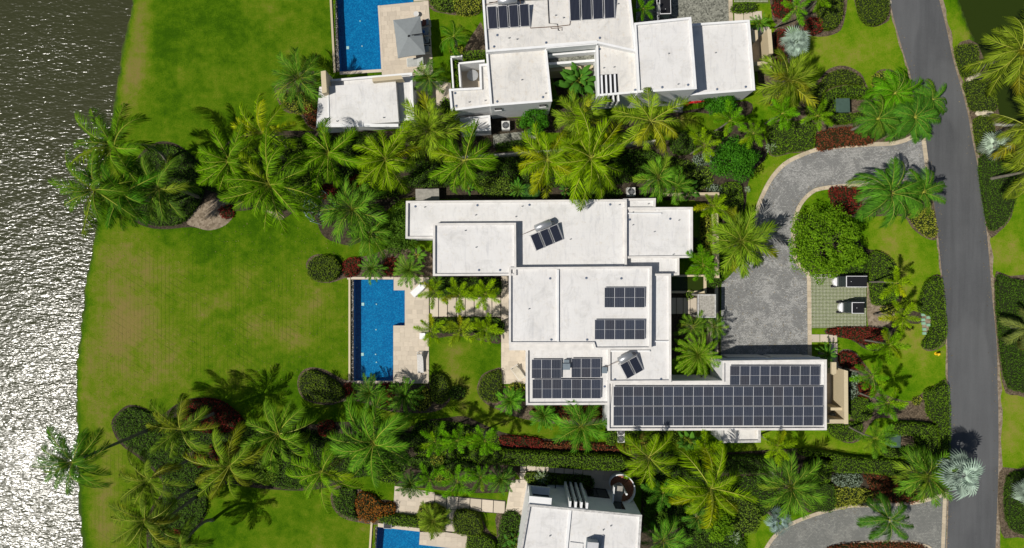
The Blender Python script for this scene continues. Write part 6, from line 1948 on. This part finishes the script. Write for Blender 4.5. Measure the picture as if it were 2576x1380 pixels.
for pts, h, m_, lb in [
 ([(1192, 1128), (1290, 1132), (1430, 1140), (1565, 1148), (1563, 1180), (1430, 1176), (1290, 1168), (1195, 1162)], 1.6, 'hedge', 'long clipped hedge above the bottom house'),
 ([(1812, 1152), (1932, 1150), (1934, 1186), (1815, 1188)], 1.3, 'hedge_dark', 'clipped hedge below the large foxtail palm near the garage bump'),
 ([(2012, 1132), (2045, 1132), (2150, 1150), (2262, 1160), (2264, 1198), (2175, 1188), (2095, 1186), (2085, 1150), (2020, 1146)], 1.3, 'hedge', 'long curved clipped hedge left of the lower utility box'),
 ([(2030, 1160), (2078, 1160), (2086, 1180), (2082, 1210), (2035, 1212)], 1.3, 'hedge', 'rounded clipped hedge end under the long curved hedge'),
 ([(2034, 1216), (2094, 1218), (2098, 1282), (2060, 1286), (2034, 1280)], .8, 'hedge_dark', 'dark low hedge at the upper kerb of the lower drive'),
 ([(2250, 1064), (2330, 1066), (2354, 1080), (2356, 1140), (2330, 1150), (2312, 1140), (2306, 1105), (2290, 1094), (2252, 1094)], 1.4, 'hedge', 'curved clipped hedge wrapping the lower utility box'),
 ([(2222, 1130), (2285, 1130), (2288, 1148), (2230, 1152)], 1.0, 'hedge', 'short clipped hedge below the lower utility box'),
 ([(2328, 985), (2352, 976), (2384, 974), (2386, 1160), (2362, 1164), (2358, 1075), (2338, 1050), (2332, 1020)], 1.0, 'hedge', 'tall strip of hedge along the road near the lower utility box'),
 ([(2336, 704), (2366, 702), (2376, 790), (2379, 842), (2362, 872), (2334, 880), (2322, 866), (2334, 846), (2346, 816), (2342, 796), (2316, 786), (2314, 762), (2324, 728)], 1.0, 'hedge', 'kidney-shaped clipped hedge beside the mint valve lids'),
 ([(2190, 640), (2225, 642), (2250, 668), (2262, 705), (2258, 745), (2236, 764), (2206, 768), (2192, 750)], .9, 'hedge', 'rounded hedge right of the golf carts'),
 ([(2140, 1004), (2180, 1002), (2195, 1030), (2185, 1055), (2160, 1060), (2138, 1045)], .8, 'hedge', 'hedge mound right of the cream court wall'), ([(2082, 1072), (2160, 1062), (2168, 1085), (2150, 1108), (2115, 1110), (2090, 1095)], .7, 'hedge', 'hedge mound below the garage end court'),
 ([(2062, -20), (2112, -20), (2118, 35), (2105, 68), (2080, 75), (2062, 60)], .9, 'hedge_olive', 'upper oval hedge left of the tear-shaped one'), ([(2160, -20), (2228, -20), (2234, 30), (2218, 58), (2190, 64), (2168, 48), (2158, 15)], .9, 'hedge_olive', 'tear-shaped hedge beside the road at the top edge'),
 ([(2062, 212), (2085, 186), (2122, 176), (2155, 190), (2172, 216), (2130, 212), (2090, 220), (2068, 242), (2062, 300), (2030, 285), (2035, 240)], .9, 'hedge_olive', 'broad dark hedge arc outside the upper curved hedge'),
 ([(2072, 246), (2092, 226), (2130, 218), (2175, 222), (2196, 236), (2190, 248), (2140, 246), (2104, 244), (2098, 262), (2100, 286), (2140, 288), (2178, 282), (2168, 302), (2112, 312), (2078, 296)], 1.4, 'hedge', 'curved clipped hedge wrapping the upper utility box'),
 ([(1938, 312), (2044, 310), (2048, 345), (2046, 372), (2018, 380), (1985, 383), (1942, 388)], .8, 'hedge', 'broad hedge above the outer bend of the main drive'),
 ([(2406, 118), (2455, 116), (2458, 160), (2450, 190), (2425, 192), (2412, 160)], .9, 'hedge_olive', 'upper roadside hedge beside the pond'), ([(2428, 206), (2485, 205), (2508, 272), (2480, 280), (2445, 276), (2434, 240)], .8, 'hedge_olive', 'lower roadside hedge beside the pond'),
 ([(2452, 300), (2492, 298), (2498, 345), (2475, 385), (2462, 380)], .8, 'hedge_olive', 'hedge strip left of the right-edge silver fan palm'), ([(2466, 398), (2520, 392), (2560, 400), (2556, 490), (2538, 545), (2515, 574), (2492, 576), (2478, 520)], .9, 'hedge_dark', 'large roadside hedge across from the drive mouth'),
 ([(2508, 712), (2540, 702), (2600, 715), (2650, 740), (2640, 980), (2570, 985), (2530, 950)], .9, 'hedge_dark', 'dark hedge across the road at the right edge'), ([(2538, 1200), (2600, 1190), (2650, 1200), (2650, 1340), (2570, 1345), (2535, 1310)], .9, 'hedge_dark', 'dark hedge at the lower right edge'),
 ([(960, 1294), (1055, 1301), (1054, 1326), (962, 1315)], .9, 'hedge', 'clipped hedge strip along the top of the bottom pool'), ([(1058, 1274), (1118, 1278), (1114, 1334), (1058, 1330)], 1.1, 'croton', 'square yellow-green hedge beside the bottom pool'),
 ([(1146, 1286), (1195, 1288), (1212, 1315), (1208, 1345), (1146, 1340)], 1.1, 'hedge_olive', 'rounded hedge right of the bottom pool slabs'), ([(1178, 1348), (1212, 1345), (1245, 1365), (1248, 1420), (1178, 1420)], 1.0, 'hedge', 'hedge at the bottom edge right of the pool terrace'),
 ([(1140, 148), (1153, 147), (1158, 222), (1146, 224)], 1.9, 'hedge', 'narrow hedge between the double patio walls'), ([(1166, 138), (1218, 132), (1220, 148), (1168, 154)], 2.3, 'hedge', 'hedge along the top of the walled patio'),
 ([(1690, 338), (1740, 335), (1745, 382), (1695, 385)], 1.0, 'hedge_dark', 'dark hedge left of the yellowish foxtail palm'), ([(1748, 335), (1800, 330), (1830, 340), (1800, 352), (1760, 350)], .9, 'hedge', 'hedge above the round dense tree'),
 ([(1816, 465), (1858, 462), (1868, 500), (1862, 535), (1825, 530), (1812, 500)], .9, 'hedge', 'clipped hedge below the round dense tree'), ([(1524, 1084), (1550, 1083), (1550, 1115), (1526, 1116)], 1.3, 'hedge', 'clipped box bush left of the twin-fan air conditioner'), ([(1575, 1084), (1602, 1084), (1602, 1114), (1577, 1115)], 1.3, 'hedge', 'clipped box bush right of the twin-fan air conditioner'),
 ([(1255, 360), (1340, 352), (1342, 366), (1256, 374)], .8, 'hedge_dark', 'low dark hedge below the gravel strip'), ([(1845, 12), (1898, 8), (1900, 28), (1846, 32)], .7, 'hedge', 'small clipped hedge beside the top parking bay'),
 ([(600, 1074), (700, 1080), (790, 1098), (795, 1118), (700, 1110), (605, 1100)], 1.0, 'hedge_dark', 'dark hedge stretch below the dark red shrub mass'), ([(990, 1092), (1060, 1096), (1190, 1102), (1190, 1122), (1060, 1122), (985, 1118)], 1.0, 'hedge_dark', 'dark hedge stretch under the foxtail trio'),
]:
    hedge(pts, h, M[m_], lb, 115, .125, group=GH)
for pts, h, m_, lb in [
 ([(2100, 1195), (2145, 1190), (2168, 1198), (2165, 1222), (2120, 1226), (2098, 1215)], .9, 'silver', 'silver-green shrub above the yellow croton bed'), ([(2137, 940), (2156, 940), (2157, 1005), (2150, 1012), (2137, 1005)], .8, 'silver', 'grey-green shrub strip along the cream court wall'),
 ([(2100, 1230), (2160, 1228), (2195, 1240), (2190, 1272), (2140, 1274), (2100, 1280)], .8, 'croton', 'yellow croton bed above the lower drive'), ([(2198, 190), (2220, 180), (2255, 186), (2250, 215), (2215, 225), (2198, 222)], .7, 'croton', 'yellow croton at the tip of the bed by the road palms'),
 ([(2286, 530), (2340, 525), (2354, 560), (2356, 594), (2330, 594), (2300, 565)], .7, 'croton', 'yellow croton wedge beside the road'), ([(2216, 775), (2240, 768), (2260, 772), (2258, 788), (2225, 790)], .6, 'croton', 'low yellow plants right of the shorter golf cart'),
 (ell(2308, 1010, 12, 12), .5, 'croton', 'yellow tuft on the bare patch left of the roadside hedge'), ([(700, 240), (760, 232), (798, 240), (796, 275), (760, 288), (720, 275)], .8, 'croton', 'yellow-green shrubs below the clump left of the cabana'),
 ([(1082, -20), (1140, -20), (1142, 28), (1090, 18)], 1.1, 'shrub', 'green shrubs at the top edge right of the pool terrace'), ([(1144, -20), (1205, -20), (1206, 28), (1150, 34)], 1.2, 'croton', 'yellow-green shrubs at the top edge beside the house'),
 (ell(1150, 128, 20, 12), .7, 'croton', 'small yellow shrub below the slender lawn palm'), (ell(1068, 260, 17, 15), 1.3, 'tree', 'round bright bush on the walk right of the cabana'), (ell(1120, 265, 13, 18), 1.5, 'tree', 'narrow bright bush against the low northern roof'),
 ([(715, 360), (760, 350), (785, 375), (770, 410), (725, 408)], 1.2, 'shrub', 'speckled shrub between two upper palms below the lawn'), ([(500, 400), (560, 380), (600, 430), (560, 480), (510, 470)], .7, 'hedge_dark', 'dark shrub left of the upper palm row'), ([(600, 440), (650, 420), (720, 520), (670, 530), (610, 510)], .8, 'hedge_dark', 'dark shrub under the widest upper palm'),
 ([(720, 470), (790, 440), (800, 520), (740, 530)], .9, 'shrub', 'shrub left of the climbing dome'), ([(860, 340), (950, 335), (960, 370), (870, 380)], .9, 'hedge_dark', 'dark shrubs along the cabana back wall'), ([(1010, 450), (1040, 440), (1150, 430), (1155, 465), (1110, 470), (1030, 470)], .9, 'hedge_dark', 'dark shrubs above the pump enclosure'),
 ([(940, 470), (1000, 455), (1020, 480), (960, 500)], .9, 'shrub', 'shrub left of the pump enclosure'), ([(1200, 455), (1290, 450), (1300, 490), (1215, 492)], .8, 'shrub', 'shrub row above the north parapet, left part'), ([(1440, 480), (1540, 470), (1560, 495), (1450, 498)], .8, 'hedge_dark', 'shrub row above the north parapet, right part'),
 ([(1200, 395), (1340, 385), (1345, 420), (1210, 425)], .8, 'hedge_dark', 'dark shrub strip below the white boundary wall'), ([(1550, 400), (1640, 380), (1650, 420), (1560, 440)], .8, 'hedge_dark', 'dark shrub right of the broadest upper palm'), ([(1745, 395), (1790, 385), (1795, 410), (1755, 415)], .6, 'silver', 'pale groundcover under the yellowish foxtail palm'),
 (ell(1800, 478, 22, 14), .8, 'silver', 'grey-green shrub below the round dense tree'), ([(1765, 545), (1785, 545), (1790, 640), (1768, 640)], .9, 'croton', 'yellowish shrub strip along the northeast garden wall'), ([(1725, 600), (1760, 600), (1765, 640), (1728, 640)], .8, 'hedge_dark', 'dark shrub right of the east roof'),
 ([(1775, 655), (1812, 655), (1815, 715), (1782, 720)], 1.2, 'hedge_dark', 'dark leafy shrub where the entrance wall meets the drive'), (ell(1735, 742, 12, 12), 1.0, 'shrub', 'small bushy shrub at the corner of the reflecting basin'),
 ([(1090, 700), (1180, 700), (1255, 702), (1255, 744), (1180, 744), (1092, 742)], .7, 'hedge_dark', 'dark shrub bed above the pool-side slabs'), ([(1092, 802), (1255, 802), (1258, 842), (1180, 838), (1095, 836)], .7, 'hedge_dark', 'dark shrub bed below the pool-side slabs'),
 ([(286, 1070), (300, 1042), (327, 1025), (362, 1034), (402, 1052), (450, 1070), (470, 1110), (450, 1170), (400, 1190), (350, 1146), (304, 1110)], .8, 'hedge_dark', 'dark groundcover under the trunk of the lone lake palm'), ([(405, 1190), (460, 1150), (540, 1175), (522, 1245), (514, 1295), (478, 1345), (462, 1410), (385, 1410), (378, 1300), (414, 1236)], .8, 'hedge_dark', 'dark groundcover between the lower shore palms'),
 ([(610, 1120), (700, 1150), (690, 1215), (620, 1200)], .9, 'shrub', 'shrub under the lower palms left of the lower lawn shadow'), ([(660, 1160), (760, 1150), (770, 1225), (680, 1222)], .9, 'hedge_dark', 'dark shrub above the lower lawn'), ([(930, 1170), (1000, 1175), (995, 1218), (935, 1205)], .9, 'hedge', 'green shrub left of the lower landing'),
 ([(1040, 1150), (1190, 1165), (1195, 1190), (1045, 1180)], .9, 'hedge_dark', 'dark shrub strip above the lower slab walk'), (ell(1118, 1198, 24, 20), 1.0, 'croton', 'yellow croton among the foxtails above the lower slab walk'), (ell(1100, 1160, 18, 14), 1.0, 'croton', 'yellow croton below the foxtail trio'),
 ([(1262, 1300), (1310, 1302), (1308, 1420), (1255, 1420)], 1.0, 'hedge_dark', 'dark shrubs along the west wall of the bottom house'), ([(1326, 1190), (1402, 1196), (1402, 1220), (1328, 1216)], .9, 'shrub', 'mixed shrubs by the corner window of the bottom house'), ([(1424, 1196), (1488, 1202), (1488, 1230), (1425, 1226)], .9, 'hedge_dark', 'dark shrubs at the fins of the bottom house'),
 ([(1625, 1200), (1720, 1230), (1715, 1300), (1630, 1290)], .9, 'hedge_dark', 'dark understorey right of the spiral stair'), ([(1830, 1240), (1910, 1280), (1900, 1340), (1840, 1330)], .9, 'shrub', 'understorey right of the large stair palm'), ([(1720, 1330), (1860, 1340), (1860, 1420), (1720, 1420)], 1.0, 'hedge_dark', 'dark understorey at the bottom edge left of the lower drive'),
 ([(1340, 1030), (1400, 1022), (1520, 1024), (1520, 1050), (1420, 1058), (1345, 1050)], .7, 'redbrown', 'low reddish bed along the southwest parapet'), ([(2345, 1110), (2350, 1160), (2300, 1160), (2310, 1150)], .8, 'hedge_dark', 'dark shrub under the clump by the road'),
 ([(1640, 1090), (1700, 1088), (1705, 1110), (1645, 1115)], .7, 'shrub', 'shrubs in the shade right of the box bushes'), ([(1300, 300), (1330, 296), (1335, 318), (1304, 322)], .7, 'shrub', 'small shrub left of the round dense bush by the wall'), ([(2060, 655), (2130, 690), (2180, 688), (2180, 640), (2120, 620)], .8, 'hedge_dark', 'shrubs under the spreading tree by the golf carts'),
]:
    shrub(pts, h, M[m_], lb, 105, .155, .5, group=GS)

for pts, m_, lb in [
 ([(520, 410), (600, 350), (700, 345), (790, 345), (1000, 350), (1010, 400), (1000, 440), (900, 460), (800, 450), (700, 520), (640, 520), (540, 480)], 'hedge_dark', 'dark undergrowth below the upper row of palms'),
 ([(1020, 400), (1150, 402), (1400, 395), (1640, 375), (1640, 440), (1500, 470), (1200, 470), (1030, 440)], 'hedge_dark', 'dark undergrowth between the white boundary wall and the north roof'),
 ([(620, 1080), (800, 1085), (1000, 1120), (1030, 1180), (960, 1195), (830, 1210), (720, 1225), (600, 1210), (540, 1160)], 'hedge_dark', 'dark undergrowth below the lower lakeside palms'),
 ([(420, 1062), (470, 1058), (560, 1088), (620, 1095), (600, 1130), (520, 1130), (450, 1140)], 'hedge_dark', 'dark undergrowth around the small red shrubs of the lower garden'),
 ([(1040, 1068), (1120, 1060), (1215, 1078), (1255, 1100), (1250, 1125), (1180, 1160), (1050, 1150)], 'hedge', 'green undergrowth below the foxtail trio'),
 ([(1640, 1145), (1800, 1150), (1810, 1200), (1930, 1200), (1960, 1270), (1870, 1320), (1700, 1330), (1640, 1280)], 'hedge_dark', 'dark undergrowth right of the bottom house'),
 ([(1660, 395), (1780, 420), (1790, 470), (1740, 480), (1660, 470)], 'shrub', 'undergrowth between the round tree and the north roof')]:
    hedge(pts, .32, M[m_], lb, 55, .19, 'undergrowth', 'undergrowth', False, 'undergrowth', 3, .5)

# ---------------------------------------------------------------- broad-leaved trees
def tree(x, y, r, h, mat, label, leaves=5200, flat=.55, leaf=.17, squash=(1, 1), clumps=46, nm='broadleaf_tree', group='broad-leaved trees', cat='tree', cl=(.22, .36)):
    rs = np.random.default_rng(int(x * 3 + y))
    zc = h * .62
    c = P(x, y, zc)
    rw = r * S * (H - zc) / H
    foot = Vector((c.x, c.y, 0))
    t = empty(nm, foot, label, cat, group)
    b = MB().tube([foot, foot + Vector((.05, .03, h * .25)), Vector((c.x, c.y, h * .5))], [.16, .12, .09], 9)
    b.build('trunk', M['bark'], t, True)
    # clump centres through the upper half of a flattened crown
    u = rs.normal(size=(clumps, 3)); u[:, 2] = np.abs(u[:, 2]) - .25
    u /= np.linalg.norm(u, axis=1)[:, None]
    rad = rs.uniform(.45, .92, clumps)[:, None]
    cc = u * rad * np.array([rw * squash[0], rw * squash[1], h * flat * .75])
    cc[:, 2] = np.maximum(cc[:, 2], -h * .25)
    lim = MB()
    for k in range(0, clumps, 4):
        e = c + Vector(cc[k].tolist()) * .85
        lim.tube([Vector((c.x, c.y, h * .38)), (Vector((c.x, c.y, h * .5)) + e) / 2, e], [.07, .045, .02], 5)
    lim.build('limb', M['bark'], t, True)
    per = leaves // clumps
    cr = rs.uniform(cl[0], cl[1], clumps) * rw
    ids = np.repeat(np.arange(clumps), per)
    d = rs.normal(size=(len(ids), 3)); d /= np.linalg.norm(d, axis=1)[:, None]
    q = cc[ids] + d * (cr[ids] * rs.uniform(.55, 1.05, len(ids)))[:, None] * np.array([1, 1, .7])
    nrm = d * .7 + rs.normal(0, .35, d.shape); nrm[:, 2] += .75
    nrm /= np.linalg.norm(nrm, axis=1)[:, None]
    V, F = leaf_quads(q, nrm, leaf, .6, rs)
    V = V + np.array([0, 0, zc])
    V[:, 2] = np.maximum(V[:, 2], .12)
    me = npmesh('crown', V, F, mat)
    o = bpy.data.objects.new('crown', me); link(o, t)
    return t
tree(2072, 612, 100, 5.6, M['tree'], 'large spreading tree inside the curve of the main drive', 15000, flat=.7, leaf=.17, clumps=120, cl=(.10, .22))
tree(1842, 407, 60, 4.4, M['tree_deep'], 'round dense glossy tree above the drive bend', 8000, leaf=.16, clumps=70)
tree(1345, 305, 39, 3.0, M['tree_deep'], 'round dense clipped bush against the wall of the top house', 4200, leaf=.14, clumps=40)
tree(1816, 262, 44, 2.4, M['tree_deep'], 'oblong glossy bush right of the red pipework', 4200, squash=(1, .68), leaf=.15, clumps=44)
tree(1005, 578, 58, 3.6, M['hedge_dark'], 'dark leafy tree against the west end of the north roof', 7000, squash=(.75, 1.15), leaf=.16, clumps=64)
tree(1022, 530, 24, 2.4, M['tree'], 'bright small tree at the northwest roof corner', 1600, clumps=18)
tree(1803, 1322, 40, 3.4, M['tree'], 'bright leafy tree at the bottom edge left of the lower drive', 3400, clumps=36)
tree(1650, 1300, 36, 3.2, M['hedge_dark'], 'dark tree beside the east wall of the bottom house', 2600, clumps=30)
tree(2150, 640, 34, 2.6, M['tree'], 'lower right bough-like young tree above the long golf cart', 2000, clumps=24)


# ---------------------------------------------------------------- fallen leaves along kerbs, verges and lawns: uncountable litter
def litter():
    rs = np.random.default_rng(5)
    pts = []
    def along(line, n, wd):
        line = [P(*q) for q in line]
        for k in range(n):
            i = rs.integers(0, len(line) - 1)
            p = line[i].lerp(line[i + 1], rs.random())
            pts.append((p.x + rs.normal(0, wd), p.y + rs.normal(0, wd)))
    along(rl[8:], 420, .35); along(rr[4:], 420, .35); along(out_s, 260, .4); along(inn_s, 260, .4); along(o2, 200, .35)
    for _ in range(500):
        p = P(rs.uniform(1820, 2030), rs.uniform(560, 900)); pts.append((p.x, p.y))
    for _ in range(700):
        p = P(rs.uniform(240, 870), rs.uniform(560, 1010)); pts.append((p.x, p.y))
    q = np.array(pts)
    q = np.column_stack([q, np.full(len(q), .085)])
    nrm = rs.normal(0, .25, (len(q), 3)); nrm[:, 2] = 1
    nrm /= np.linalg.norm(nrm, axis=1)[:, None]
    V, F = leaf_quads(q, nrm, .11, .4, rs)
    o = bpy.data.objects.new('leaf_litter', npmesh('leaf_litter', V, F, M['litter'])); link(o)
    tag(o, 'scattered dry fallen leaves along kerbs, road edges and lawn', 'leaf litter', None, 'stuff')
M['litter'] = leaf_mat('dry_leaf', (0.07, 0.05, 0.02), (0.34, 0.26, 0.12), trans=0.1)
litter()
